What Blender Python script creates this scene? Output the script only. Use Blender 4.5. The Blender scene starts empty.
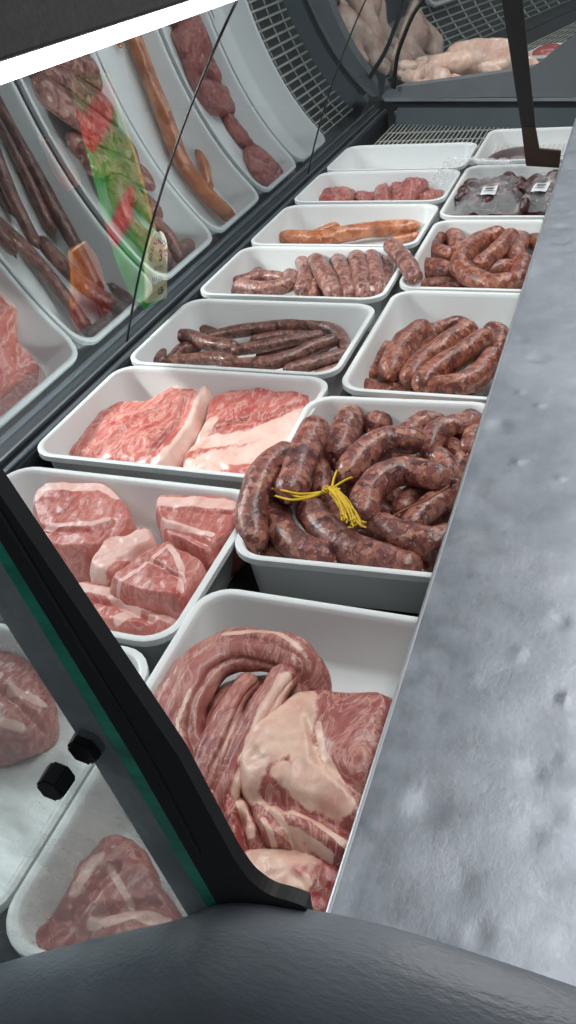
import bpy, bmesh, math, random
import numpy as np
from mathutils import Vector, Matrix, noise
random.seed(7)
sc = bpy.context.scene
col = sc.collection
PI = math.pi

# ------------------------------------------------------------------ materials
def new_mat(name):
    m = bpy.data.materials.new(name); m.use_nodes = True
    nt = m.node_tree; b = nt.nodes['Principled BSDF']
    return m, nt, b
def coords(nt, scale=(1,1,1)):
    tc = nt.nodes.new('ShaderNodeTexCoord'); mp = nt.nodes.new('ShaderNodeMapping')
    mp.inputs['Scale'].default_value = scale
    nt.links.new(tc.outputs['Object'], mp.inputs['Vector']); return mp.outputs['Vector']
def tex(nt, vec, scale, detail=4, rough=.6, dist=0.0):
    n = nt.nodes.new('ShaderNodeTexNoise'); n.inputs['Scale'].default_value = scale
    n.inputs['Detail'].default_value = detail; n.inputs['Roughness'].default_value = rough
    n.inputs['Distortion'].default_value = dist
    nt.links.new(vec, n.inputs['Vector']); return n.outputs['Fac']
def vor(nt, vec, scale, feature='F1', rnd=1.0):
    n = nt.nodes.new('ShaderNodeTexVoronoi'); n.feature = feature
    n.inputs['Scale'].default_value = scale; n.inputs['Randomness'].default_value = rnd
    nt.links.new(vec, n.inputs['Vector']); return n
def ramp(nt, fac, stops, interp='LINEAR'):
    r = nt.nodes.new('ShaderNodeValToRGB'); r.color_ramp.interpolation = interp
    e = r.color_ramp.elements
    while len(e) < len(stops): e.new(.5)
    for k, (p, c) in enumerate(stops):
        e[k].position = p
        e[k].color = (c, c, c, 1) if not hasattr(c, '__len__') else (*c, 1)
    nt.links.new(fac, r.inputs['Fac']); return r.outputs['Color']
def mix(nt, fac, a, b):
    m = nt.nodes.new('ShaderNodeMix'); m.data_type = 'RGBA'
    for s, v in ((m.inputs['Factor'], fac), (m.inputs['A'], a), (m.inputs['B'], b)):
        if hasattr(v, 'default_value') or hasattr(v, 'is_linked'): nt.links.new(v, s)
        elif hasattr(v, '__len__'): s.default_value = (*v, 1)
        else: s.default_value = v
    return m.outputs['Result']
def math_(nt, op, a, b=0.0):
    m = nt.nodes.new('ShaderNodeMath'); m.operation = op; m.use_clamp = False
    for s, v in ((m.inputs[0], a), (m.inputs[1], b)):
        if hasattr(v, 'default_value'): nt.links.new(v, s)
        else: s.default_value = v
    return m.outputs[0]
def bump(nt, b, h, strength=.3, dist=.002):
    n = nt.nodes.new('ShaderNodeBump'); n.inputs['Strength'].default_value = strength
    n.inputs['Distance'].default_value = dist
    nt.links.new(h, n.inputs['Height']); nt.links.new(n.outputs['Normal'], b.inputs['Normal'])
def attr(nt, name):
    a = nt.nodes.new('ShaderNodeAttribute'); a.attribute_name = name; return a.outputs['Fac']
def setp(b, **k):
    for n, v in k.items():
        n = n.replace('_', ' ')
        if n in b.inputs: b.inputs[n].default_value = v if not hasattr(v, '__len__') else (*v, 1)

def plain(name, c, rough=.5, metal=0.0, nscale=0, namp=.15, bs=0, bstr=.2, bd=.001):
    m, nt, b = new_mat(name); setp(b, Base_Color=c, Roughness=rough, Metallic=metal)
    v = coords(nt)
    f = tex(nt, v, nscale or 30)
    nt.links.new(mix(nt, f, [x*(1-namp) for x in c], [min(1, x*(1+namp)) for x in c]), b.inputs['Base Color'])
    if bs: bump(nt, b, tex(nt, v, bs), bstr, bd)
    return m

M = {}
M['tray'] = plain('white_tray_plastic', (.76,.79,.79), .34, nscale=6, namp=.03, bs=90, bstr=.05)
M['deck'] = plain('dark_steel_deck', (.10,.105,.10), .45, .5, 20, .3)
M['black'] = plain('black_rubber', (.008,.008,.009), .42, nscale=60, namp=.4, bs=300, bstr=.15)
M['rubber'] = plain('matt_gasket_rubber', (.010,.010,.011), .65, nscale=90, namp=.5, bs=200, bstr=.2)
M['post'] = plain('black_painted_post', (.012,.011,.011), .4, nscale=30, namp=.5, bs=150, bstr=.1)
M['bracket'] = plain('brown_stained_bracket', (.045,.026,.018), .45, .3, nscale=30, namp=.5, bs=100, bstr=.2)
M['rail'] = plain('grey_aluminium_rail', (.16,.18,.20), .35, .6, nscale=10, namp=.2)
M['rail_dark'] = plain('dark_grey_rail', (.035,.04,.045), .4, .2, nscale=10, namp=.3)
M['wire'] = plain('chromed_wire', (.62,.63,.58), .35, .35, nscale=60, namp=.2)
M['floor'] = plain('shop_floor_tile', (.10,.10,.10), .5, nscale=3)
M['wall'] = plain('shop_wall_paint', (.17,.18,.19), .7, nscale=3)
M['canopy'] = plain('dark_canopy', (.055,.052,.053), .8, nscale=160, namp=.5, bs=200, bstr=.4)
M['cap2'] = plain('grey_end_moulding', (.16,.175,.19), .45, nscale=12, namp=.1)
M['back_panel'] = plain('blue_grey_panel', (.10,.12,.135), .5, nscale=8, namp=.15)
M['twine'] = plain('mustard_twine', (.66,.44,.02), .65, nscale=200, namp=.35)
M['string'] = plain('brown_string', (.28,.10,.04), .6, nscale=200, namp=.3)
M['paper'] = plain('label_paper', (.80,.76,.66), .6, nscale=60, namp=.08)
m, nt, b = new_mat('translucent_label_paper'); setp(b, Base_Color=(.80,.76,.66), Roughness=.6)
tr = nt.nodes.new('ShaderNodeBsdfTranslucent'); tr.inputs['Color'].default_value = (.80,.76,.64,1); ms = nt.nodes.new('ShaderNodeMixShader'); ms.inputs[0].default_value = .45
nt.links.new(b.outputs[0], ms.inputs[1]); nt.links.new(tr.outputs[0], ms.inputs[2]); nt.links.new(ms.outputs[0], nt.nodes['Material Output'].inputs['Surface']); M['label'] = m
M['ink'] = plain('dark_ink', (.05,.05,.05), .6)
M['white_label'] = plain('white_sticker', (.72,.74,.76), .4, nscale=150, namp=.12)
M['bolt'] = plain('black_bolt', (.012,.012,.013), .3, nscale=40, namp=.3)
M['band'] = plain('grey_support_strip', (.19,.225,.24), .5, nscale=14, namp=.25, bs=60, bstr=.05)

# end housing: textured grey plastic
m, nt, b = new_mat('textured_grey_plastic'); setp(b, Roughness=.42)
v = coords(nt); v2 = coords(nt, (30, 90, 60))
f = tex(nt, v, 9, 5)
nt.links.new(ramp(nt, f, [(.3, (.145,.165,.19)), (.7, (.21,.235,.27))]), b.inputs['Base Color'])
bump(nt, b, tex(nt, v2, 4, 3), .45, .0015); M['housing'] = m

# dented stainless / galvanised counter
m, nt, b = new_mat('dented_steel'); setp(b, Metallic=.6, Roughness=.42)
v = coords(nt); vs_ = coords(nt, (1, .35, 1))
f1 = tex(nt, v, 7, 5, .6, .4); f2 = tex(nt, v, 38, 5, .65); f3 = tex(nt, vs_, 60, 4, .7)
c1 = ramp(nt, f1, [(.30, (.21,.235,.27)), (.52, (.265,.29,.33)), (.74, (.325,.35,.395))])
c2 = ramp(nt, math_(nt, 'ADD', math_(nt, 'MULTIPLY', f2, .6), math_(nt, 'MULTIPLY', f3, .4)), [(.36, 0.78), (.62, 1.0)])
mm = nt.nodes.new('ShaderNodeMix'); mm.data_type = 'RGBA'; mm.blend_type = 'MULTIPLY'; mm.inputs['Factor'].default_value = .8
nt.links.new(c1, mm.inputs['A']); nt.links.new(c2, mm.inputs['B'])
stf = ramp(nt, tex(nt, v, 13, 6, .75, 1.2), [(.66, 0.0), (.76, .55)])
nt.links.new(mix(nt, stf, mm.outputs['Result'], (.12,.115,.085)), b.inputs['Base Color'])
nt.links.new(ramp(nt, f2, [(.3, .34), (.7, .5)]), b.inputs['Roughness'])
f4 = tex(nt, v, 130, 4, .7)
bump(nt, b, math_(nt, 'ADD', f2, math_(nt, 'MULTIPLY', math_(nt, 'ADD', f3, f4), .35)), .22, .002); M['steel'] = m
M['steel_edge'] = plain('polished_steel_edge', (.42,.44,.47), .35, .8, nscale=20, namp=.15)

# curved glass: half mirror, half clear, a little haze
def glass(name, refl, haze, tint=(1,1,1), hazecol=(.6,.65,.68)):
    m = bpy.data.materials.new(name); m.use_nodes = True; nt = m.node_tree; nt.nodes.clear()
    o = nt.nodes.new('ShaderNodeOutputMaterial'); t = nt.nodes.new('ShaderNodeBsdfTransparent')
    g = nt.nodes.new('ShaderNodeBsdfGlossy'); g.inputs['Roughness'].default_value = 0.0 if refl > .2 else .03
    d = nt.nodes.new('ShaderNodeBsdfDiffuse'); d.inputs['Color'].default_value = (*hazecol, 1)
    t.inputs['Color'].default_value = (*tint, 1)
    g.inputs['Color'].default_value = (.93,.98,1,1)
    v = coords(nt, (8, 3, 8)); f = tex(nt, v, 2, 4)
    a = nt.nodes.new('ShaderNodeMixShader'); a.inputs[0].default_value = refl
    c = nt.nodes.new('ShaderNodeMixShader')
    nt.links.new(ramp(nt, f, [(.35, haze*.35), (.7, haze*1.5)]), c.inputs[0])
    nt.links.new(t.outputs[0], a.inputs[1]); nt.links.new(g.outputs[0], a.inputs[2])
    nt.links.new(a.outputs[0], c.inputs[1]); nt.links.new(d.outputs[0], c.inputs[2])
    nt.links.new(c.outputs[0], o.inputs['Surface']); return m
M['front_glass'] = glass('curved_display_glass', .43, .012, (.86,.92,.92))
M['end_glass'] = glass('end_panel_glass', .07, .36, (.82,.88,.86), (.60,.62,.61))  # whitish diffuse haze stands in for the pane's reflection
m, nt, b = new_mat('green_glass_edge'); setp(b, Base_Color=(.01,.20,.125), Roughness=.12, Coat_Weight=.5)
v = coords(nt, (4, 4, 14)); nt.links.new(ramp(nt, tex(nt, v, 5, 5), [(.3, (.006,.20,.13)), (.7, (.015,.42,.27))]), b.inputs['Base Color'])
M['glass_edge'] = m
m, nt, b = new_mat('fluorescent_tube'); setp(b, Base_Color=(.9,.95,1), Emission_Color=(.86,.92,1.0), Emission_Strength=7.0)
M['tube'] = m

# sausage skins
def sausage_mat(name, dark, mid, light, speck, s=1.0, sp=.5, rough=.33):
    m, nt, b = new_mat(name); v = coords(nt)
    n1 = tex(nt, v, 38*s, 5, .62, .5); n2 = tex(nt, v, 80*s, 4, .6, .4)
    # distorted coordinates for coarse mince cells seen through the casing
    nz = nt.nodes.new('ShaderNodeTexNoise'); nz.inputs['Scale'].default_value = 70*s; nz.inputs['Detail'].default_value = 3; nt.links.new(v, nz.inputs['Vector'])
    vm = nt.nodes.new('ShaderNodeVectorMath'); vm.operation = 'MULTIPLY_ADD'; vm.inputs[1].default_value = (.016/s,)*3
    nt.links.new(nz.outputs['Color'], vm.inputs[0]); nt.links.new(v, vm.inputs[2]); dv = vm.outputs[0]
    c1 = vor(nt, dv, 105*s); sep = nt.nodes.new('ShaderNodeSeparateColor'); nt.links.new(c1.outputs['Color'], sep.inputs[0])
    cell = math_(nt, 'ADD', math_(nt, 'MULTIPLY', sep.outputs[0], .42), math_(nt, 'MULTIPLY', n1, .62))
    tan = [(x+y)/2 for x, y in zip(light, speck)]
    base = ramp(nt, cell, [(.30, dark), (.48, mid), (.66, light), (.66+.30*(1.0-sp*.6), tan)])
    vo = vor(nt, dv, 190*s); f = ramp(nt, vo.outputs['Distance'], [(.14, 1.0), (.40, 0.0)])
    f2 = math_(nt, 'MULTIPLY', f, ramp(nt, n2, [(.44, 0.0), (.58, sp)]))
    c = mix(nt, f2, base, speck)
    dk = ramp(nt, tex(nt, v, 24*s, 3), [(.52, 0.0), (.70, .7)])
    c = mix(nt, dk, c, [x*.55 for x in dark])
    nt.links.new(c, b.inputs['Base Color'])
    setp(b, Roughness=rough, Coat_Weight=.3, Coat_Roughness=.22, Subsurface_Weight=.03, Subsurface_Scale=.003)
    bump(nt, b, math_(nt, 'ADD', math_(nt, 'MULTIPLY', c1.outputs['Distance'], .8), n2), .5, .0028); M[name] = m
sausage_mat('fresh_casing', (.085,.026,.028), (.205,.060,.050), (.36,.135,.095), (.62,.40,.28), 1.0, .75)
sausage_mat('pale_casing', (.13,.046,.042), (.25,.095,.078), (.38,.185,.145), (.60,.42,.33), 1.2, .6)
sausage_mat('red_casing', (.11,.026,.020), (.235,.062,.042), (.38,.135,.080), (.60,.34,.22), 1.1, .75)
sausage_mat('thin_casing', (.075,.026,.021), (.15,.055,.042), (.23,.098,.075), (.40,.26,.20), 1.4, .4)
sausage_mat('smoked_casing', (.34,.10,.045), (.47,.165,.075), (.58,.24,.12), (.68,.38,.24), .6, .15, .25)
sausage_mat('liver_dark', (.05,.010,.012), (.17,.035,.035), (.34,.11,.09), (.62,.36,.28), .7, .5, .22)

# raw meat: lean fibres, fat from the 'fat' attribute, marbling
def meat_mat(name, lean_d, lean_m, lean_l, fat_a, fat_b, marb=.5, s=1.0, rot=0.4):
    m, nt, b = new_mat(name)
    v = coords(nt); tc = nt.nodes.new('ShaderNodeTexCoord'); mp = nt.nodes.new('ShaderNodeMapping')
    mp.inputs['Scale'].default_value = (30*s, 9*s, 20*s); mp.inputs['Rotation'].default_value = (0, 0, rot)
    nt.links.new(tc.outputs['Object'], mp.inputs['Vector'])
    n0 = tex(nt, v, 14*s, 5, .6, .6); fib = tex(nt, mp.outputs['Vector'], 3.2, 6, .65, .9)
    lean = ramp(nt, math_(nt, 'ADD', math_(nt, 'MULTIPLY', n0, .55), math_(nt, 'MULTIPLY', fib, .45)), [(.34, lean_d), (.5, lean_m), (.66, lean_l)])
    mp2 = nt.nodes.new('ShaderNodeMapping'); mp2.inputs['Scale'].default_value = (11*s, 4.5*s, 9*s); mp2.inputs['Rotation'].default_value = (0, 0, rot+.3)
    nt.links.new(tc.outputs['Object'], mp2.inputs['Vector'])
    mv = tex(nt, mp2.outputs['Vector'], 3.0, 6, .62, 1.6)
    ridge = math_(nt, 'ABSOLUTE', math_(nt, 'SUBTRACT', mv, .5))
    mf = ramp(nt, ridge, [(.0, marb), (.022, marb*.45), (.05, 0.0)])
    lean = mix(nt, mf, lean, fat_b)
    fatc = ramp(nt, tex(nt, v, 32*s, 5, .6), [(.3, fat_b), (.62, fat_a)])
    blush = ramp(nt, tex(nt, v, 20*s, 3), [(.55, 0.0), (.72, .5)])
    fatc = mix(nt, blush, fatc, lean_l)
    fa = math_(nt, 'ADD', attr(nt, 'fat'), math_(nt, 'MULTIPLY', math_(nt, 'SUBTRACT', tex(nt, v, 60*s, 4, .7), .5), .7))
    fm = ramp(nt, fa, [(.40, 0.0), (.56, 1.0)])
    c = mix(nt, fm, lean, fatc)
    rd = math_(nt, 'MULTIPLY', ramp(nt, attr(nt, 'red'), [(.1, 0.0), (.9, .8)]), ramp(nt, tex(nt, v, 55*s, 4, .7), [(.38, 0.0), (.62, 1.0)]))
    c = mix(nt, rd, c, (.42,.035,.035))
    nt.links.new(c, b.inputs['Base Color'])
    setp(b, Roughness=.36, Coat_Weight=.3, Coat_Roughness=.18, Subsurface_Weight=.08, Subsurface_Scale=.004)
    b.inputs['Subsurface Radius'].default_value = (1,.3,.2)
    bump(nt, b, math_(nt, 'ADD', fib, math_(nt, 'MULTIPLY', tex(nt, v, 110*s, 4), .5)), .45, .0025); M[name] = m
meat_mat('loin_meat', (.20,.048,.042), (.34,.105,.09), (.47,.19,.155), (.74,.50,.40), (.62,.36,.29), .6)
meat_mat('shoulder_meat', (.19,.038,.036), (.33,.080,.072), (.45,.155,.13), (.80,.56,.44), (.68,.38,.30), .7, rot=-.5)
meat_mat('chunk_meat', (.33,.070,.058), (.50,.145,.12), (.64,.26,.215), (.84,.58,.52), (.78,.46,.40), .45, rot=.9)
meat_mat('belly_meat', (.36,.060,.055), (.52,.13,.11), (.66,.26,.21), (.82,.60,.52), (.78,.48,.41), .75, rot=-.2)
meat_mat('offal_meat', (.14,.025,.028), (.32,.085,.075), (.50,.19,.155), (.66,.42,.34), (.52,.26,.21), .6, 1.6)
meat_mat('hazed_meat', (.22,.05,.05), (.36,.11,.10), (.50,.22,.19), (.74,.50,.44), (.62,.36,.30), .6)
meat_mat('chicken_skin', (.62,.36,.28), (.76,.54,.44), (.84,.68,.58), (.86,.74,.64), (.80,.64,.54), .2)
meat_mat('black_pudding', (.018,.005,.006), (.045,.010,.012), (.10,.025,.025), (.4,.25,.2), (.22,.10,.09), .25, 2.0)
# clear plastic film
m, nt, b = new_mat('clear_film'); setp(b, Base_Color=(.85,.88,.9), Roughness=.12, Alpha=.2, Specular_IOR_Level=1.0, Coat_Weight=1.0, Coat_Roughness=.05)
bump(nt, b, tex(nt, coords(nt), 55, 3, .6, 1.5), .9, .006); M['film'] = m

# ------------------------------------------------------------------ mesh helpers
def link(name, me, mat, parent=None, smooth=True):
    o = bpy.data.objects.new(name, me); col.objects.link(o)
    if mat is not None:
        for mm_ in (mat if isinstance(mat, list) else [mat]): me.materials.append(mm_)
    if smooth: me.polygons.foreach_set('use_smooth', [True]*len(me.polygons))
    if parent: o.parent = parent
    return o
def tag(o, label=None, cat=None, group=None, kind=None):
    if label: o['label'] = label
    if cat: o['category'] = cat
    if group: o['group'] = group
    if kind: o['kind'] = kind
    return o
def empty(name, loc=(0,0,0)):
    o = bpy.data.objects.new(name, None); col.objects.link(o); o.location = loc; o.empty_display_size = .02
    return o
def mesh(name, vs, fs):
    me = bpy.data.meshes.new(name); me.from_pydata([tuple(map(float, v)) for v in vs], [], fs); me.update(); return me
def box(name, x0, x1, y0, y1, z0, z1, mat, bev=.0, parent=None, seg=2):
    bm = bmesh.new(); bmesh.ops.create_cube(bm, size=1)
    for v in bm.verts: v.co = Vector(((x0+x1)/2 + v.co.x*(x1-x0), (y0+y1)/2 + v.co.y*(y1-y0), (z0+z1)/2 + v.co.z*(z1-z0)))
    if bev: bmesh.ops.bevel(bm, geom=bm.edges[:], offset=bev, segments=seg, affect='EDGES', profile=.5)
    me = bpy.data.meshes.new(name); bm.to_mesh(me); bm.free()
    return link(name, me, mat, parent, False)
def prism(name, pts, thick_dir, mat, parent=None, bev=0):
    """pts: 3D polygon, extruded along thick_dir."""
    n = len(pts); t = Vector(thick_dir)
    vs = [Vector(p) for p in pts] + [Vector(p)+t for p in pts]
    fs = [list(range(n))[::-1], list(range(n, 2*n))] + [[i, (i+1) % n, n+(i+1) % n, n+i] for i in range(n)]
    me = mesh(name, vs, fs); bm = bmesh.new(); bm.from_mesh(me)
    bmesh.ops.recalc_face_normals(bm, faces=bm.faces[:])
    if bev: bmesh.ops.bevel(bm, geom=bm.edges[:], offset=bev, segments=2, affect='EDGES')
    bm.to_mesh(me); bm.free()
    return link(name, me, mat, parent, False)
def spline(pts, n):
    P = [Vector(p) for p in pts]
    if len(P) == 2: return [P[0].lerp(P[1], i/(n-1)) for i in range(n)]
    P = [P[0]*2-P[1]] + P + [P[-1]*2-P[-2]]
    out = []; m_ = len(P)-3
    for i in range(n):
        t = i/(n-1)*m_; k = min(int(t), m_-1); u = t-k; a, b_, c, d = P[k:k+4]
        out.append(.5*((2*b_)+(c-a)*u+(2*a-5*b_+4*c-d)*u*u+(3*b_-a-3*c+d)*u**3))
    # re-space evenly
    L = [0]
    for i in range(1, n): L.append(L[-1]+(out[i]-out[i-1]).length)
    res = []; j = 0
    for i in range(n):
        s = L[-1]*i/(n-1)
        while j < n-2 and L[j+1] < s: j += 1
        d = L[j+1]-L[j]; res.append(out[j].lerp(out[j+1], 0 if d == 0 else (s-L[j])/d))
    return res
def tube_mesh(name, pts, r, segs=14, rings=26, ends=.9, wob=.06, flat=1.0, rfun=None, nscale=28, seed=0, lobes=None):
    C_ = spline(pts, rings); L = sum((C_[i+1]-C_[i]).length for i in range(rings-1))
    # extend for the rounded ends
    vs = []; fs = []
    up = Vector((0, 0, 1)); rows = []
    for i in range(rings):
        t = (C_[min(i+1, rings-1)]-C_[max(i-1, 0)]).normalized()
        s = L*i/(rings-1)
        rows.append((C_[i], t, 1.0))
    pre = []; post = []
    for k in range(5):
        a = (k+.25)/5*PI/2
        pre.append((C_[0]-rows[0][1]*math.cos(a)*r*ends, rows[0][1], math.sin(a)))
        post.append((C_[-1]+rows[-1][1]*math.cos(a)*r*ends, rows[-1][1], math.sin(a)))
    rows = pre+rows+post[::-1]
    N = len(rows)
    for i, (c, t, k) in enumerate(rows):
        side = t.cross(up)
        if side.length < .1: side = Vector((1, 0, 0))
        side.normalize(); u2 = side.cross(t).normalized()
        q = i/(N-1); rr = r*k*(rfun(q) if rfun else 1)
        for j in range(segs):
            a = 2*PI*j/segs
            d = side*math.cos(a)+u2*math.sin(a)*flat
            p = c+d*rr
            w = noise.noise((p+Vector((seed, 0, 0)))*nscale)*wob + noise.noise((p+Vector((seed, 3, 0)))*nscale*3)*wob*.35
            if lobes: w -= lobes[1]*(1-abs(math.sin(lobes[0]*a/2+2.2*q+.6*noise.noise(p*9))))**3; w += noise.noise((p+Vector((seed, 7, 0)))*nscale*6)*wob*.12
            vs.append(p+d*rr*w)
    for i in range(N-1):
        for j in range(segs):
            a = i*segs+j; b_ = i*segs+(j+1) % segs
            fs.append([a, b_, b_+segs, a+segs])
    vs.append(rows[0][0]-rows[0][1]*r*.03); vs.append(rows[-1][0]+rows[-1][1]*r*.03)
    for j in range(segs):
        fs.append([len(vs)-2, (j+1) % segs, j]); fs.append([len(vs)-1, (N-1)*segs+j, (N-1)*segs+(j+1) % segs])
    return mesh(name, vs, fs)
def wire_tube(name, pts, r, mat, parent=None, segs=6, rings=20):
    return link(name, tube_mesh(name, pts, r, segs, rings, .5, 0), mat, parent)
def merge(name, mes, mat, parent=None, smooth=True):
    vs = []; fs = []
    for me in mes:
        o = len(vs); vs += [v.co[:] for v in me.vertices]; fs += [[o+i for i in p.vertices] for p in me.polygons]
    return link(name, mesh(name, vs, fs), mat, parent, smooth)

SN = [0]
def sausage(path, r, label, mat='fresh_casing', group=None, ends=.95, knots=True, wob=.13, flat=.95, name='sausage', cat='sausage'):
    SN[0] += 1
    me = tube_mesh(name, path, r, 16, 26, ends, wob, flat, lambda q: .90+.10*math.sin(PI*q), 26, SN[0]*1.7)
    o = link(name, me, M[mat]); tag(o, label, cat, group)
    if knots:
        C_ = spline(path, 26)
        for a, b_ in ((C_[0], C_[1]), (C_[-1], C_[-2])):
            d = (a-b_).normalized(); p = a+d*r*ends*.86
            k = link('casing_tip', tube_mesh('casing_tip', [p, p+d*r*.14, p+d*r*.22+Vector((0, 0, -.12*r))], r*.17, 8, 5, .5, .2, 1), M[mat], o)
    return o

def rrect(x0, x1, y0, y1, r, n=7):
    out = []
    for cx, cy, a0 in ((x1-r, y1-r, 0), (x0+r, y1-r, PI/2), (x0+r, y0+r, PI), (x1-r, y0+r, 1.5*PI)):
        for k in range(n):
            a = a0+PI/2*k/(n-1); out.append((cx+r*math.cos(a), cy+r*math.sin(a)))
    return out
TD = .078
def tray(x0, x1, y0, y1, label, z=0, rot=0, d=TD, mat='tray', group='white meat trays in the display case', tilt=0):
    cx, cy = (x0+x1)/2, (y0+y1)/2; hx, hy = (x1-x0)/2, (y1-y0)/2
    prof = [(-.020,-d, .022), (-.0105,-.014, .036), (-.0085,-.010,.038), (.0,-.0095,.042), (.0, -.001,.042), (-.0012,.0,.042), (-.0075,.0,.037), (-.0095,-.002,.035), (-.0115,-.008,.034), (-.021,-d+.010,.024), (-.025,-d+.005,.022), (-.032,-d+.0035,.016)]
    vs = []; fs = []; n = None
    for off, zz, rr in prof:
        loop = rrect(-hx-off, hx+off, -hy-off, hy+off, rr) if False else rrect(-hx-off*1, hx+off*1, -hy-off, hy+off, rr)
        loop = rrect(-(hx+off), hx+off, -(hy+off), hy+off, rr)
        n = len(loop)
        vs += [(x, y, zz) for x, y in loop]
    for i in range(len(prof)-1):
        for j in range(n): fs.append([i*n+j, i*n+(j+1) % n, (i+1)*n+(j+1) % n, (i+1)*n+j])
    fs.append(list(range(n))[::-1]); k = (len(prof)-1)*n; fs.append([k+j for j in range(n)])
    o = link('meat_tray', mesh('meat_tray', vs, fs), M[mat])
    # move base to z: object origin at the tray's underside
    for v_ in o.data.vertices: v_.co.z += d
    o.location = (cx, cy, z-d); o.rotation_euler = (tilt, 0, rot)
    bv = o.modifiers.new('es', 'EDGE_SPLIT'); bv.split_angle = math.radians(50)
    return tag(o, label, 'tray', group)

def dpoly(X, Y, pts):
    best = np.full(X.shape, 9.0); P = pts if len(pts) > 1 else [pts[0], pts[0]]
    for (x0, y0), (x1, y1) in zip(P[:-1], P[1:]):
        dx, dy = x1-x0, y1-y0; L = dx*dx+dy*dy+1e-12
        t = np.clip(((X-x0)*dx+(Y-y0)*dy)/L, 0, 1)
        best = np.minimum(best, np.hypot(X-x0-t*dx, Y-y0-t*dy))
    return best
def paint(me, fat, red, zmin=None):
    n = len(me.vertices); co = np.empty(n*3); me.vertices.foreach_get('co', co); co = co.reshape(-1, 3)
    for nm, st in (('fat', fat), ('red', red)):
        val = np.zeros(n)
        for s in st:
            d = dpoly(co[:, 0], co[:, 1], s[0])
            v_ = np.clip(1.25-d/s[1]*.75, 0, 1)
            if len(s) > 2:   # limit by height band
                v_ = v_*((co[:, 2] > s[2]) & (co[:, 2] < s[3]))
            val = np.maximum(val, v_)
        a = me.attributes.new(nm, 'FLOAT', 'POINT'); a.data.foreach_set('value', val.astype(np.float32))
def closed_spline(pts, n):
    P = [Vector((p[0], p[1], 0)) for p in pts]; m_ = len(P); out = []
    for i in range(n):
        t = i/n*m_; k = int(t); u = t-k; a, b_, c, d = (P[(k+q) % m_] for q in (-1, 0, 1, 2))
        out.append(.5*((2*b_)+(c-a)*u+(2*a-5*b_+4*c-d)*u*u+(3*b_-a-3*c+d)*u**3))
    return [(p.x, p.y) for p in out]
def cut(outline, z0, z1, label, mat, fat=(), red=(), groove=(), round_=.5, amp=.004, tilt=(0, 0), nsc=22, name='pork_cut', cat='meat', group=None, dome=.15, spread=0.0, seed=0, hi=()):
    """a cut of meat: outline in plan, bottom z0, top z1, rounded shoulders."""
    T = 150; O = closed_spline(outline, T)
    cx = sum(p[0] for p in O)/T; cy = sum(p[1] for p in O)/T
    H = z1-z0; prof = []
    R = round_
    for k in range(22): prof.append(((1-R)*(k/21)**.8*1.0, 1-dome*((1-R)*k/21)**2))
    zt = prof[-1][1]
    for k in range(1, 11):
        a = PI/2*k/10; prof.append(((1-R)+R*math.sin(a), zt-(zt*.55)*(1-math.cos(a))))
    for k in range(1, 7): prof.append((1+spread*k/6-.03*(k/6)**2, zt*.45*(1-k/6)))
    vs = []; fs = []
    vs.append((cx, cy, z1))
    for r_, h_ in prof[1:]:
        for x, y in O: vs.append((cx+(x-cx)*r_, cy+(y-cy)*r_, z0+H*h_))
    n = len(prof)-1
    for j in range(T): fs.append([0, 1+j, 1+(j+1) % T])
    for i in range(n-1):
        for j in range(T): fs.append([1+i*T+j, 1+(i+1)*T+j, 1+(i+1)*T+(j+1) % T, 1+i*T+(j+1) % T])
    fs.append([1+(n-1)*T+j for j in range(T)])
    V = np.array(vs); X, Y, Z = V[:, 0].copy(), V[:, 1].copy(), V[:, 2].copy()
    hf = (Z-z0)/H
    dz = tilt[0]*(X-cx)+tilt[1]*(Y-cy)
    for g in groove:
        d = dpoly(X, Y, g[0]); dz = dz - g[2]*np.exp(-(d/g[1])**2)
    for g in hi:
        d = dpoly(X, Y, g[0]); dz = dz + g[2]*np.exp(-(d/g[1])**2)
    Z = Z+dz*np.clip(hf*1.3, 0, 1)
    nx = []
    for i in range(len(V)):
        p = Vector((X[i], Y[i], Z[i]+seed)); a = noise.noise(p*nsc)+.45*noise.noise(p*nsc*2.6)+.22*noise.noise(p*nsc*6)
        b_ = noise.noise((p+Vector((5, 5, 5)))*nsc)+.4*noise.noise((p+Vector((5, 5, 5)))*nsc*2.6); nx.append((a, b_))
    nx = np.array(nx); side = np.hypot(X-cx, Y-cy)+1e-6
    Z = Z+nx[:, 0]*amp*np.clip(hf*1.5, 0, 1)
    X = X+(X-cx)/side*nx[:, 1]*amp*np.clip((1-hf)*2+.2, 0, 1); Y = Y+(Y-cy)/side*nx[:, 1]*amp*np.clip((1-hf)*2+.2, 0, 1)
    Z = np.maximum(Z, z0)
    me = mesh(name, np.stack([X, Y, Z], 1), fs)
    o = link(name, me, M[mat]); paint(me, fat, red)
    bm = bmesh.new(); bm.from_mesh(me); bmesh.ops.recalc_face_normals(bm, faces=bm.faces[:]); bm.to_mesh(me); bm.free()
    me.polygons.foreach_set('use_smooth', [True]*len(me.polygons))
    return tag(o, label, cat, group)
def limb(path, r, label, mat, fat=(), red=(), flat=.8, rfun=None, wob=.16, name='pork_strip', parent=None, cat='meat', group=None, nscale=22, seed=0, segs=64, rings=110, ends=.8):
    me = tube_mesh(name, path, r, segs, rings, ends, wob, flat, rfun, nscale, seed, (6, .22))
    o = link(name, me, M[mat], parent); paint(me, fat, red)
    if label: tag(o, label, cat, group)
    return o
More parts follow.
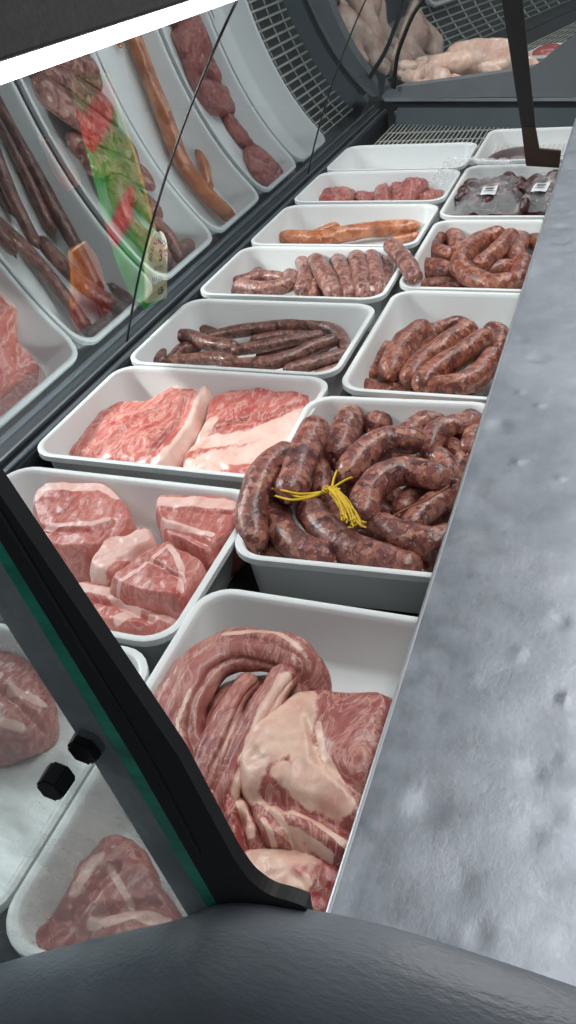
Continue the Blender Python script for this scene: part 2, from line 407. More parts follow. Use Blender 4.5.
def fused(name, blobs, mat, vox=.005, smooth=4, fat=(), red=(), parent=None):
    """blobs: (path, r0, r1) limbs fused into one skin by remeshing."""
    mes = [tube_mesh('b', p, r0, 16, 20, .9, .08, 1, (lambda q, a=r0, b=r1: 1+(b/a-1)*q), 25, i) for i, (p, r0, r1) in enumerate(blobs)]
    o = merge(name, mes, None)
    m1 = o.modifiers.new('r', 'REMESH'); m1.mode = 'VOXEL'; m1.voxel_size = vox
    m2 = o.modifiers.new('s', 'SMOOTH'); m2.iterations = smooth; m2.factor = .5
    dg = bpy.context.evaluated_depsgraph_get(); me = bpy.data.meshes.new_from_object(o.evaluated_get(dg))
    o.modifiers.clear(); o.data = me; me.materials.clear(); me.materials.append(M[mat])
    for v_ in me.vertices: v_.co += v_.normal*(noise.noise(v_.co*45)*.003+noise.noise(v_.co*120)*.0012)
    me.polygons.foreach_set('use_smooth', [True]*len(me.polygons)); paint(me, fat, red)
    if parent: o.parent = parent
    return o

# ------------------------------------------------------------------ setting
def struct(o): o['kind'] = 'structure'; return o
struct(box('floor', -4, 3, -2, 8, -1.0, -.95, M['floor']))
struct(box('ceiling', -4, 3, -2, 8, 2.0, 2.05, M['wall']))
struct(box('wall_far', -4, 3, 7.9, 8.0, -.95, 2, M['wall']))
struct(box('wall_left', -4.0, -3.9, -2, 7.9, -.95, 2, M['wall']))

# display case body: deck, sides, rails
case = empty('display_case', (.3, 1.1, -.95)); tag(case, 'long refrigerated meat display case with curved front glass holding white trays', 'display case')
def cpart(o, label=None):
    o.parent = case; o.location = Vector(o.location)-case.location
    if label: o['label'] = label
    return o
cpart(box('deck', -.045, .92, -.12, 2.84, -.10, -TD-.001, M['deck'], 0))
cpart(box('base_cabinet', -.06, .92, -.115, 2.62, -.949, -.101, M['cap2'], .01))
cpart(box('front_rail', -.050, -.006, -.12, 2.86, -.10, -.012, M['rail_dark'], .003))
cpart(box('rail_trim', -.019, -.010, -.12, 2.86, -.011, -.006, M['rail'], .001))
cpart(box('rail_trim', -.040, -.034, -.12, 2.86, -.011, -.004, M['rail'], .001))
cpart(box('outer_ledge', -.20, -.0505, -.12, 2.7, -.10, -.03, M['rail_dark'], .005))

# glass profile (arc)
MX, T0, K = -0.03504, 1.2598, -0.54176
def gp(s, off=0):
    x = MX+(math.sin(T0+K*s)-math.sin(T0))/K; z = (-math.cos(T0+K*s)+math.cos(T0))/K
    a = T0+K*s; return x-math.sin(a)*off, z+math.cos(a)*off, a
def curved_pane(name, y0, y1, s0, s1, mat, off=0, xf=None, parent=None, ny=2, ns=40):
    vs = []; fs = []
    for i in range(ns+1):
        s = s0+(s1-s0)*i/ns; x, z, a = gp(s, off)
        for j in range(ny+1):
            ya_, yb_ = (q - (.10*(1-s/.59) if abs(q-1.03) < .01 else 0) for q in (y0, y1)); y = ya_+(yb_-ya_)*j/ny; p = Vector((x, y, z)); vs.append(xf(p) if xf else p)
    for i in range(ns):
        for j in range(ny): k = i*(ny+1)+j; fs.append([k, k+1, k+ny+2, k+ny+1])
    return link(name, mesh(name, vs, fs), mat, parent)
def seam(name, y, w, xf=None, off=0.0008, s1=.59, parent=None, mat='black'):
    vs = []; fs = []; n = 40
    prof = [(-w/2, -.0015), (w/2, -.0015), (w/2, .0015), (-w/2, .0015)]
    for i in range(n+1):
        s = s1*i/n
        for dy, o_ in prof:
            x, z, a = gp(s, off*0+o_-.0002); p = Vector((x, y+dy-(.10*(1-s/.59) if abs(y-1.03) < .01 else 0), z)); vs.append(xf(p) if xf else p)
    for i in range(n):
        for j in range(4): fs.append([i*4+j, i*4+(j+1) % 4, (i+1)*4+(j+1) % 4, (i+1)*4+j])
    fs += [[3, 2, 1, 0], [n*4+j for j in range(4)]]
    return link(name, mesh(name, vs, fs), M[mat], parent)
for (ya, yb, lb) in ((-.125, 1.028, 'nearest curved front glass pane, reflecting the meat trays'), (1.032, 2.028, 'middle curved front glass pane beyond the first dark joint'), (2.032, 2.84, 'far curved front glass pane reflecting the wire rack')):
    p_ = curved_pane('front_glass', ya, yb, .0, .59, M['front_glass']); tag(p_, lb, 'glass pane')
for ya, lb in ((1.03, 'thin dark joint strip between the nearest two curved panes'), (2.03, 'thin dark joint strip between the middle and far curved panes')):
    tag(seam('glass_joint', ya, .004), lb, 'joint strip')

# light fixture and canopy over the glass top
fx = empty('light_fixture', (.25, 1.4, .55)); tag(fx, 'bright white fluorescent strip light under the dark canopy along the glass top', 'light')
def at_(o, par):
    o.parent = par; o.location = Vector(o.location)-par.location; return o
lt = link('light_tube', tube_mesh('light_tube', [(.2575, -.12, .5375), (.2575, 2.6, .5375)], .0085, 20, 3, .3, 0), M['tube']); at_(lt, fx)
at_(box('end_holder', .246, .278, -.145, -.125, .515, .555, M['black'], .003), fx)
at_(box('canopy', .235, .285, -.13, 2.7, .5505, .80, M['canopy'], .004), fx)
at_(box('top_shelf', -.10, .234, -.13, 2.7, .5505, .57, M['canopy'], .003), fx)

# steel counter on the right
ct = empty('steel_counter', (.9, 1.1, .04)); tag(ct, 'dented grey stainless steel counter top running along the right of the trays', 'counter')
NX, NY = 130, 420; vs = []; fs = []
for j in range(NY+1):
    for i in range(NX+1):
        x = .669+(1.25-.669)*i/NX; y = -.12+(2.32+.12)*j/NY; e = min(1, i/3.0)
        h = noise.noise(Vector((x, y, 0))*9)*.0016+noise.noise(Vector((x, y, 4))*26)*.0007
        gte = max(0, noise.noise(Vector((x*4, y*4, 9)))+.12)*3
        for (q0, q1, sc_, am) in ((2, .22, 9, -.006), (7, .24, 17, -.0055*gte), (11, .22, 24, .0045*gte)):
            dd, pp = noise.voronoi(Vector((x, y, q0*.37))*sc_); r_ = dd[0]
            if r_ < q1: h += am*(1-(r_/q1)**2)**2*.35
        vs.append((x, y, .0585+h*e))
for j in range(NY):
    for i in range(NX): k = j*(NX+1)+i; fs.append([k, k+1, k+NX+2, k+NX+1])
o = link('counter_sheet', mesh('counter_sheet', vs, fs), M['steel']); at_(o, ct)
at_(box('folded_edge', .6655, .6700, -.12, 2.32, .040, .0592, M['steel_edge'], .0018), ct)
at_(box('under_panel', .6705, 1.25, -.04, 2.31, .030, .050, M['rail'], .001), ct)
at_(box('support_wall', .93, 1.24, -.03, 2.30, -.949+.001, .0295, M['cap2'], .003), ct)

# near end housing
ridge = [(0.4199, -0.0009), (0.4954, 0.0658), (0.5571, 0.1192), (0.5962, 0.1506), (0.6168, 0.1702), (0.6309, 0.1881), (0.6439, 0.1997), (0.6599, 0.2076), (0.6778, 0.2123), (0.7059, 0.2175), (0.7375, 0.2212), (0.7675, 0.219), (0.8267, 0.2135)]
ridge = [(-.06, ridge[0][1]-.30), (.15, ridge[0][1]-.20), (.32, ridge[0][1]-.09)]+ridge+[(.90, ridge[-1][1]-.012), (1.3, ridge[-1][1]-.06)]
sec = [(-.125, -.10), (-.125, -.010), (-.128, -.003), (-.134, 0), (-.146, .002), (-.158, -.002), (-.168, -.010), (-.176, -.023), (-.181, -.042), (-.184, -.065), (-.186, -.10)]
vs = []; fs = []
for x, z in ridge:
    for k, (y, dz) in enumerate(sec): vs.append((x, y, (-.94 if k in (0, len(sec)-1) else z+dz)))
n = len(sec)
for i in range(len(ridge)-1):
    for j in range(n-1): fs.append([i*n+j, i*n+j+1, (i+1)*n+j+1, (i+1)*n+j])
fs += [list(range(n)), [(len(ridge)-1)*n+j for j in range(n)][::-1]]
hs = link('end_housing', mesh('end_housing', vs, fs), M['housing'])
hs.data.polygons.foreach_set('use_smooth', [True]*len(hs.data.polygons))
sb = hs.modifiers.new('sub', 'SUBSURF'); sb.levels = 2; sb.render_levels = 2
tag(hs, 'dark grey textured plastic end housing across the bottom of the view', 'end housing')

# near end pane with green edge, grey strip, black gasket, bolts
YP = -.128
ep = empty('end_glass_panel', (.5, YP, .1)); tag(ep, 'flat end glass panel with green edge and black gasket at lower left', 'glass panel')
def P3(pl, y): return [(x, y, z) for x, z in pl]
gl = [(0.5828, 0.4092), (0.6045, 0.3109), (0.6307, 0.187)]; gr_ = [(0.5915, 0.411), (0.6148, 0.3143), (0.6405, 0.1939)]
bl = [(gl[-1][0]-.4*(gl[0][0]-gl[-1][0])*-0, gl[-1][1])]
def ext(a, b, z):  # extend line through a,b to height z
    t = (z-a[1])/(b[1]-a[1]); return (a[0]+(b[0]-a[0])*t, z)
ZT = .56
gl_t = ext(gl[-1], gl[0], ZT); gr_t = ext(gr_[-1], gr_[0], ZT)
prof = [gp(s)[:2] for s in np.linspace(0.0, .59, 24)]
ol = P3([(.0, -.0)], YP)
lowh = [(0.4099, -0.0278), (0.5518, 0.0985), (0.6038, 0.1381), (0.6275, 0.1691)]
panep = [(prof[0][0], -.005)]+prof[1:]+[(.27, ZT), gl_t, (gl[-1][0], gl[-1][1]-.01)]+lowh[::-1][1:]+[(.2, -.04)]
me = mesh('pane', P3(panep, YP), [list(range(len(panep)))])
at_(link('glass_sheet', me, M['end_glass'], None, False), ep)
at_(prism('green_edge', P3([gl_t, gr_t, gr_[1], (gr_[-1][0], gr_[-1][1]-.012), (gl[-1][0], gl[-1][1]-.012), gl[1]], YP-.001), (0, .006, 0), M['glass_edge']), ep)
bd = [(0.5612, 0.3804), (0.5821, 0.294), (0.6109, 0.1467)]; bdt = ext(bd[-1], bd[0], ZT)
at_(prism('support_strip', P3([bdt, gl_t, gl[1], (gl[-1][0], gl[-1][1]-.005), bd[-1], bd[1]], YP+.004), (0, .003, 0), M['band']), ep)
br = [(0.611, 0.4148), (0.6413, 0.3229), (0.6549, 0.2562), (0.6594, 0.2392), (0.664, 0.2281), (0.6731, 0.2199), (0.6842, 0.2194), (0.6928, 0.2178)]
brt = ext(br[1], br[0], ZT)
brx = [br[0]]+[(p.x, p.y) for p in spline([(a, b_, 0) for a, b_ in br[1:]], 40)]
at_(prism('gasket', P3([gr_t, brt]+brx+[(br[-1][0], br[-1][1]-.04), (br[3][0]-.01, br[-1][1]-.04), (gr_[-1][0], gr_[-1][1]-.012), gr_[1]], YP-.003), (0, .008, 0), M['rubber'], None), ep)
rg = [(0.6068, 0.3907), (0.6242, 0.3173), (0.6369, 0.2441)]
at_(wire_tube('gasket_bead', P3([(ext(rg[1], rg[0], ZT))]+rg, YP-.003), .0012, M['post']), ep)
for (u, v) in ([(0.5706, 0.2934)][0],):
    for nm, yy, dx, dz, rr in (('bolt', YP-.018, 0, 0, .0088), ('bolt_nut', YP-.003, .0145, .0155, .0098)):
        bm = bmesh.new(); bmesh.ops.create_cone(bm, cap_ends=True, segments=6, radius1=rr, radius2=rr*.92, depth=.013)
        bmesh.ops.bevel(bm, geom=bm.edges[:], offset=.0012, segments=2, affect='EDGES')
        bmesh.ops.rotate(bm, verts=bm.verts, matrix=Matrix.Rotation(PI/2, 3, 'X')@Matrix.Rotation(.3, 3, 'Z'))
        bmesh.ops.translate(bm, verts=bm.verts, vec=(u+dx, yy+.005, v+dz))
        me = bpy.data.meshes.new(nm); bm.to_mesh(me); bm.free(); at_(link(nm, me, M['bolt'], None, False), ep)

# far support post with foot
ps = empty('support_post', (.66, 2.0, .06)); tag(ps, 'black slanted support post with rusty brown foot standing at the far counter edge', 'post')
q = [(0.4812, 0.4533), (0.5309, 0.4492), (0.5872, 0.113), (0.5531, 0.1142)]
at_(prism('post_bar', P3(q, 2.0), (0, .012, 0), M['post'], None, .001), ps)
q = [(0.5536, 0.113), (0.5873, 0.1118), (0.6005, 0.058), (0.6545, 0.0518), (0.6528, 0.0107), (0.5707, 0.0173)]
at_(prism('foot_bracket', P3(q, 1.999), (0, .014, 0), M['bracket'], None, .001), ps)

# ------------------------------------------------------------------ trays
L = [('L0', -.117, .203), ('L1', .213, .510), ('L2', .538, .840), ('L3', .846, 1.140), ('L4', 1.160, 1.447), ('L5', 1.455, 1.752), ('L6', 1.772, 2.052), ('L7', 2.064, 2.335)]
names = {'L0': 'white tray of meat seen through the end glass panel', 'L1': 'white tray holding thick pork chunks', 'L2': 'white tray holding flat pork belly slabs', 'L3': 'white tray holding long thin brown sausages', 'L4': 'white tray holding pale knotted sausages', 'L5': 'white tray holding orange smoked sausages', 'L6': 'white tray holding dark red offal pieces', 'L7': 'empty white tray at the far end of the left row'}
for nm, a, b_ in L: tray(0, .396 if nm == 'L0' else .400, a, b_, names[nm])
tray(.399, .697, -.121, .318, 'deep white tray of large raw pork cuts nearest the camera')
tray(.394, .689, .372, .777, 'white tray heaped with fat sausages tied with yellow twine', z=.006, rot=.055)
tray(.414, .704, .802, 1.212, 'white tray of red sausages behind the twine-tied heap')
tray(.411, .701, 1.222, 1.632, 'white tray of looped sausages beside the pale knotted sausages')
tray(.408, .698, 1.652, 2.085, 'white tray holding clear-wrapped dark meat packets')
tray(.410, .690, 2.125, 2.480, 'farthest white tray in the right row, behind the slanted post')

# ------------------------------------------------------------------ heap of twine tied sausages
G2 = 'sausages heaped in the twine-tied tray'
def F2(t, lab): sausage(t[0], t[1], lab, 'fresh_casing', G2, knots=False)
def S2(t, lab, **k): sausage(t[0], t[1], lab, 'fresh_casing', G2, **k)
S2(([(0.432, 0.6237, -0.045), (0.4757, 0.5559, -0.045), (0.5151, 0.5284, -0.045)], 0.0208), 'sausage half buried under the twine knot')
S2(([(0.6275, 0.4657, -0.045), (0.5841, 0.4874, -0.045), (0.5408, 0.5001, -0.045), (0.4925, 0.524, -0.045)], 0.0197), 'dark buried sausage showing between the two long front ones')
S2(([(0.4014, 0.513, -0.05), (0.4124, 0.4523, -0.05), (0.4575, 0.4363, -0.05)], 0.0186), 'sausage at the bottom of the near left tray corner', knots=False)
S2(([(0.549, 0.6652, -0.05), (0.5902, 0.694, -0.05), (0.6224, 0.6781, -0.05)], 0.0206), 'sausage buried behind the big curved middle one')
S2(([(0.4806, 0.6148, -0.042), (0.5148, 0.5711, -0.042), (0.5597, 0.533, -0.042)], 0.0208), 'sausage mostly hidden below the big curved middle one')
S2(([(0.631, 0.7774, -0.015), (0.6447, 0.7298, -0.015), (0.6462, 0.6859, -0.015)], 0.0175), 'short sausage end against the steel counter edge')
S2(([(0.6177, 0.7028, -0.025), (0.6345, 0.6732, -0.025), (0.6326, 0.6218, -0.025)], 0.0156), 'small sausage end beside the steel counter, middle of heap')
S2(([(0.5975, 0.6592, -0.015), (0.6136, 0.6488, -0.015), (0.6272, 0.6207, -0.015)], 0.0168), 'bent sausage behind the right tip of the big curved one')
S2(([(0.5856, 0.535, -0.02), (0.591, 0.5589, -0.02), (0.6079, 0.5808, -0.02)], 0.0173), 'short sausage tucked inside the bend of the big curved one')
S2(([(0.6057, 0.4929, -0.012), (0.6209, 0.5306, -0.012), (0.641, 0.5753, -0.012)], 0.0180), 'straight sausage slanting up to the counter beside the bend')
S2(([(0.5479, 0.7254, -0.025), (0.5664, 0.7669, -0.025), (0.5978, 0.7868, -0.025)], 0.0198), 'sausage at the back right behind the curled one')
S2(([(0.5928, 0.6685, -0.008), (0.5942, 0.7045, -0.008), (0.6103, 0.7269, -0.008), (0.6376, 0.7369, -0.008)], 0.0197), 'curled sausage at the back right near the counter edge')
S2(([(0.4917, 0.7518, -0.03), (0.5026, 0.7844, -0.03), (0.5268, 0.7975, -0.03), (0.5568, 0.7832, -0.03)], 0.0236), 'plump sausage lying at the back wall of the tray')
S2(([(0.4522, 0.7466, -0.018), (0.4562, 0.705, -0.018), (0.4603, 0.6489, -0.018)], 0.0241), 'short fat upright sausage at the back left')
S2(([(0.4273, 0.6625, -0.03), (0.4448, 0.6165, -0.03), (0.4629, 0.5638, -0.03)], 0.0144), 'narrow dark sausage between the two upright left ones', knots=False)
S2(([(0.4662, 0.6309, -0.03), (0.482, 0.6389, -0.03)], 0.0116), 'tiny sausage end peeping out above the twine', knots=False)
S2(([(0.4081, 0.5751, 0.018), (0.3981, 0.5391, 0.022), (0.3999, 0.4916, 0.02), (0.4061, 0.4502, 0.01), (0.4201, 0.4162, -0.004)], 0.0211), 'outermost left sausage bent down along the tray side')
S2(([(0.4294, 0.6496, 0.016), (0.4321, 0.5954, 0.016), (0.4386, 0.5454, 0.016), (0.4447, 0.4986, 0.016)], 0.0236), 'upright sausage second from the left with banded casing')
S2(([(0.5024, 0.5749, 0.004), (0.5121, 0.6226, 0.004), (0.5348, 0.6585, 0.004), (0.5668, 0.6637, 0.004)], 0.0220), 'sausage rising right from the twine toward the back')
S2(([(0.5505, 0.4709, 0.012), (0.5443, 0.5136, 0.012), (0.5564, 0.5553, 0.012), (0.5829, 0.5744, 0.012), (0.6241, 0.5673, 0.012)], 0.0217), 'large curved sausage arching across the middle of the heap')
S2(([(0.5748, 0.464, 0.002), (0.6034, 0.4493, 0.002), (0.6393, 0.4407, 0.002), (0.6625, 0.4572, 0.002)], 0.0209), 'blunt fat sausage lying flat at the front right by the counter')
S2(([(0.4215, 0.4936, -0.016), (0.4396, 0.4591, -0.016), (0.4691, 0.4291, -0.016), (0.5116, 0.4117, -0.016)], 0.0208), 'curved sausage under the left twine strand at the front')
S2(([(0.4724, 0.4905, -0.01), (0.4995, 0.4609, -0.01), (0.5353, 0.4329, -0.01), (0.5777, 0.4161, -0.01), (0.6176, 0.4073, -0.01)], 0.0222), 'longest front sausage running right along the near rim')
S2(([(0.631, 0.4325, -0.03), (0.642, 0.4502, -0.03)], 0.0134), 'sausage tip in the near right corner at the counter edge', knots=False)
F2(([(0.3819, 0.5576, -0.05), (0.4161, 0.4929, -0.05), (0.4637, 0.4586, -0.05)], 0.0204), 'buried sausage at the near left, under the outermost bent one')
F2(([(0.5575, 0.5975, -0.055), (0.6143, 0.5612, -0.055), (0.6467, 0.5675, -0.055)], 0.0202), 'buried sausage below the blunt one at the counter')
F2(([(0.4782, 0.7022, -0.055), (0.5231, 0.7098, -0.055), (0.5644, 0.731, -0.055)], 0.0227), 'buried sausage below the one rising from the twine')
F2(([(0.3723, 0.729, -0.055), (0.4198, 0.7367, -0.055), (0.4349, 0.7698, -0.055)], 0.0236), 'buried sausage below the two upright left ones')
F2(([(0.5567, 0.8044, -0.055), (0.6033, 0.7663, -0.055), (0.6349, 0.7148, -0.055)], 0.0214), 'buried sausage in the back right corner')
# twine
tw = empty('twine_tie', (.45, .50, .03)); tag(tw, 'knotted mustard yellow twine tie lying across the heaped sausages', 'twine')
zt = .030
bundles = [
 [(0.3984, 0.5094, 0.006), (0.4362, 0.4826, 0.026), (0.466, 0.4761, 0.028), (0.4914, 0.4882, 0.026), (0.5014, 0.4991, 0.026)],
 [(0.4308, 0.4766, 0.02), (0.459, 0.4644, 0.026), (0.4827, 0.474, 0.027), (0.5007, 0.493, 0.027)],
 [(0.4329, 0.4976, 0.02), (0.4644, 0.472, 0.026), (0.4887, 0.4804, 0.028), (0.5043, 0.4944, 0.028)],
 [(0.5024, 0.4964, 0.028), (0.4934, 0.5327, 0.018), (0.4858, 0.5739, 0.006), (0.482, 0.5951, 0.0)],
 [(0.5037, 0.4966, 0.028), (0.5084, 0.52, 0.022), (0.5152, 0.5336, 0.02), (0.5168, 0.5369, 0.018)],
]
for k, b_ in enumerate(bundles):
    ts = [wire_tube('t', b_, .0016, None)]
    at_(tw2 := ts[0], tw); tw2.name = 'twine_strand'; tw2.data.materials.clear(); tw2.data.materials.append(M['twine'])
random.seed(3)
tail = [(0.5022, 0.4889, 0.03), (0.5132, 0.4791, 0.032), (0.5254, 0.464, 0.032), (0.5385, 0.4454, 0.032), (0.5479, 0.4294, 0.03)]
mes = []
for k in range(34):
    a = random.uniform(-1, 1); b_ = random.uniform(-1, 1)
    pts = []
    for i, p in enumerate(tail):
        s = i/4; w = .0025+.0095*s
        pts.append(Vector(p)+Vector((a*w+random.uniform(-.0015, .0015), b_*w*.5+random.uniform(-.0015, .0015), random.uniform(-.003, .004))))
    e = pts[-1]; pts.append(e+Vector((random.uniform(-.010, .012), random.uniform(-.006, .010), random.uniform(-.002, .004))))
    mes.append(tube_mesh('k', pts[:random.randint(4, 6)], .0013, 5, 16, .5, 0))
for k in range(10):
    c = Vector(tail[0])+Vector((random.uniform(-.006, .008), random.uniform(-.005, .004), random.uniform(-.002, .003))); rr = random.uniform(.004, .008); t0 = random.uniform(0, 6)
    mes.append(tube_mesh('k', [c+Vector((rr*math.cos(t0+q_), rr*.8*math.sin(t0+q_), .002*math.sin(2*q_))) for q_ in np.linspace(0, 5, 8)], .001, 5, 16, .5, 0))
o = merge('twine_tassel', mes, M['twine']); at_(o, tw)
st = wire_tube('loose_string', [(0.5867, 0.4737, 0.012), (0.605, 0.488, 0.018), (0.6257, 0.5084, 0.02), (0.6427, 0.544, 0.016)], .0011, M['string']); tag(st, 'thin brown string crossing the sausages near the counter', 'string')

# ------------------------------------------------------------------ red sausages
G3 = 'red sausages in the tray behind the twine-tied heap'
def S3(t, lab, **k): sausage(t[0], t[1]*1.06, lab, 'red_casing', G3, **k)
S3(([(0.4161, 0.916, -0.055), (0.4576, 0.9071, -0.055), (0.5104, 0.9037, -0.055)], 0.0163), 'thin sausage lying along the near wall, left')
S3(([(0.5829, 0.8941, -0.05), (0.6085, 0.8977, -0.05)], 0.0131), 'sausage tip at the near wall, right', knots=False)
S3(([(0.4322, 1.0532, -0.05), (0.4214, 1.0068, -0.05), (0.4256, 0.9487, -0.05)], 0.0172), 'leftmost slim sausage partly covered by a fat one')
S3(([(0.5149, 1.142, -0.045), (0.5488, 1.1633, -0.045), (0.5731, 1.1301, -0.045)], 0.0152), 'sausage end at the very back of the pile')
S3(([(0.5072, 1.1235, -0.045), (0.4976, 1.0793, -0.045), (0.4811, 1.0359, -0.045)], 0.0184), 'back sausage between two long slanting ones')
S3(([(0.6216, 0.9364, -0.04), (0.6303, 0.9886, -0.04)], 0.0145), 'sausage end tucked beneath the counter edge, front')
S3(([(0.6142, 1.121, -0.035), (0.6312, 1.1014, -0.035), (0.6362, 1.0407, -0.035)], 0.0162), 'small sausage touching the counter edge at the back')
S3(([(0.4884, 1.0888, -0.028), (0.4749, 1.0408, -0.028), (0.4709, 0.9877, -0.028), (0.4739, 0.9306, -0.028)], 0.0237), 'fat sausage slanting down at the left of the pile')
S3(([(0.5738, 1.0908, -0.025), (0.5473, 1.03, -0.025), (0.5228, 0.9683, -0.025), (0.5119, 0.9077, -0.025)], 0.0215), 'long pale topped sausage in the centre of the pile')
S3(([(0.6097, 1.042, -0.018), (0.5839, 0.9803, -0.018), (0.5546, 0.9211, -0.018), (0.5404, 0.8768, -0.018)], 0.0216), 'long sausage right of the centre one')
S3(([(0.6349, 0.9868, -0.022), (0.6211, 0.9159, -0.022), (0.5947, 0.8812, -0.022), (0.5544, 0.8724, -0.022)], 0.0194), 'curved sausage at the right front of the pile')

G4 = 'looped sausages in the right tray'
def S4(t, lab, **k): sausage(t[0], t[1]*1.12, lab, 'pale_casing' if 0 else 'red_casing', G4, **k)
S4(([(0.4442, 1.3739, -0.055), (0.4811, 1.3818, -0.055), (0.5141, 1.3621, -0.055)], 0.0148), 'low sausage along the near wall of the tray')
S4(([(0.4254, 1.4446, -0.045), (0.4538, 1.4342, -0.045), (0.4838, 1.4127, -0.045)], 0.0239), 'stubby sausage at the near left below the loop')
S4(([(0.5707, 1.4213, -0.04), (0.5971, 1.4397, -0.04)], 0.0201), 'round sausage end in the middle of the bend')
S4(([(0.6052, 1.6118, -0.04), (0.5995, 1.5351, -0.04), (0.6189, 1.4639, -0.04)], 0.0231), 'pale upright sausage near the counter')
S4(([(0.5842, 1.6939, -0.045), (0.6199, 1.6804, -0.045), (0.6404, 1.6138, -0.045)], 0.0209), 'sausage in the far right corner at the counter')
S4(([(0.6324, 1.4493, -0.03), (0.633, 1.3765, -0.03), (0.6303, 1.3337, -0.03)], 0.0194), 'sausage end at the near right beside the counter')
S4(([(0.4777, 1.5299, -0.035), (0.4592, 1.6078, -0.035), (0.432, 1.6417, -0.035), (0.4152, 1.607, -0.035), (0.424, 1.5282, -0.035), (0.4625, 1.4919, -0.035)], 0.0198), 'tightly curled sausage ring at the left')
S4(([(0.5561, 1.5938, -0.025), (0.5223, 1.5539, -0.025), (0.5063, 1.4783, -0.025), (0.5058, 1.4072, -0.025)], 0.0217), 'curved sausage behind the front bent one')
S4(([(0.5894, 1.5732, -0.02), (0.5722, 1.4788, -0.02), (0.5514, 1.4075, -0.02)], 0.0193), 'straight sausage slanting through the middle')
S4(([(0.5058, 1.383, -0.018), (0.5434, 1.3298, -0.018), (0.5843, 1.2954, -0.018), (0.6182, 1.3027, -0.018)], 0.0208), 'front bent sausage lying across the tray')

G5 = 'pale knotted sausages in the left tray'
def S5(t, lab, **k): sausage(t[0], t[1]*1.18, lab, 'pale_casing', G5, **k)
S5(([(-0.0291, 1.3103, -0.058), (-0.0097, 1.3349, -0.058), (0.0051, 1.3715, -0.058)], 0.0148), 'small pale sausage in the near left corner')
S5(([(0.0068, 1.307, -0.058), (0.0448, 1.3154, -0.058), (0.1067, 1.2972, -0.058)], 0.0112), 'thin sausage at the near wall, left')
S5(([(-0.0193, 1.3944, -0.058), (-0.0193, 1.4445, -0.058), (0.033, 1.4283, -0.058)], 0.0142), 'low sausage at the far left of the pile')
S5(([(0.0085, 1.4244, -0.045), (0.0089, 1.4892, -0.045), (0.0463, 1.4645, -0.045)], 0.0143), 'arched sausage at the back left')
S5(([(0.0234, 1.333, -0.04), (0.0692, 1.3654, -0.04), (0.1252, 1.3567, -0.04)], 0.0124), 'straight slim sausage lying left to right')
S5(([(0.0474, 1.2873, -0.035), (0.1088, 1.2745, -0.035), (0.1512, 1.3109, -0.035), (0.1424, 1.3566, -0.035)], 0.0163), 'curved sausage at the front left with a knotted end')
S5(([(0.0717, 1.4586, -0.04), (0.1073, 1.4925, -0.04), (0.1664, 1.4626, -0.04)], 0.0141), 'slim sausage across the back of the pile')
S5(([(0.1421, 1.4418, -0.035), (0.173, 1.3701, -0.035), (0.1936, 1.2803, -0.035)], 0.0166), 'upright sausage left of the tied fold')
S5(([(0.1824, 1.4166, -0.025), (0.2287, 1.3357, -0.025), (0.2746, 1.2505, -0.025)], 0.0194), 'thick slanting sausage in the middle')
S5(([(0.1958, 1.3618, -0.045), (0.216, 1.2845, -0.045)], 0.0149), 'short sausage below the middle pair')
S5(([(0.2272, 1.4382, -0.03), (0.2645, 1.3505, -0.03), (0.3017, 1.2594, -0.03)], 0.0184), 'upright sausage right of the middle gap')
S5(([(0.2632, 1.4615, -0.022), (0.307, 1.3437, -0.022), (0.3401, 1.2529, -0.022)], 0.0192), 'upright plump sausage third from the right')
S5(([(0.3032, 1.4504, -0.022), (0.3423, 1.3343, -0.022), (0.3648, 1.2546, -0.022)], 0.0179), 'upright plump sausage second from the right')
S5(([(0.3292, 1.4733, -0.03), (0.3542, 1.39, -0.03), (0.369, 1.312, -0.03)], 0.0151), 'narrow sausage by the right side wall')
S5(([(0.3566, 1.4138, 0.014), (0.3956, 1.3496, 0.014), (0.4259, 1.2892, 0.014), (0.4444, 1.2422, 0.014)], 0.0157), 'sausage slung over the rim into the neighbouring tray')

S5(([(0.0366, 1.3665, -0.06), (0.0328, 1.4148, -0.06), (0.0337, 1.4524, -0.06)], 0.0151), 'buried sausage under the curved one at the front left')
S5(([(-0.0241, 1.3438, -0.062), (-0.0142, 1.3804, -0.062), (0.0059, 1.4184, -0.062)], 0.0162), 'buried sausage under the slim straight one at the left')
S5(([(0.1114, 1.4304, -0.062), (0.1485, 1.3785, -0.062), (0.2057, 1.3476, -0.062)], 0.0158), 'buried sausage beneath the tied fold')
S5(([(0.1798, 1.4828, -0.064), (0.2277, 1.4851, -0.064), (0.2898, 1.4758, -0.064)], 0.0185), 'buried sausage beneath the upright ones')
G6 = 'long thin brown sausages in the left tray'
def S6(t, lab, **k): sausage(t[0], t[1]*1.12, lab, 'thin_casing', G6, wob=.09, **k)
S6(([(0.0256, 0.976, -0.058), (0.0266, 1.0201, -0.058), (0.048, 1.0405, -0.058)], 0.0129), 'short inner coil at the left')
S6(([(-0.0175, 1.1042, -0.058), (0.0156, 1.1222, -0.058), (0.0587, 1.107, -0.058)], 0.0093), 'thin dark end at the back left')
S6(([(0.1616, 1.0801, -0.058), (0.2129, 1.1084, -0.058), (0.2728, 1.1238, -0.058)], 0.0109), 'straight one behind the centre')
S6(([(0.1978, 1.0174, -0.06), (0.2636, 1.0508, -0.06), (0.307, 1.0731, -0.06)], 0.0115), 'one lying under the centre crossing')
S6(([(0.3314, 0.9522, -0.058), (0.3703, 0.9926, -0.058)], 0.0091), 'short end in the near right corner')
S6(([(0.0738, 1.0568, -0.045), (0.1252, 1.09, -0.045), (0.2097, 1.1218, -0.045), (0.2768, 1.1282, -0.045), (0.3273, 1.0965, -0.045), (0.3622, 1.0307, -0.045)], 0.0128), 'longest one looping round the back and right')
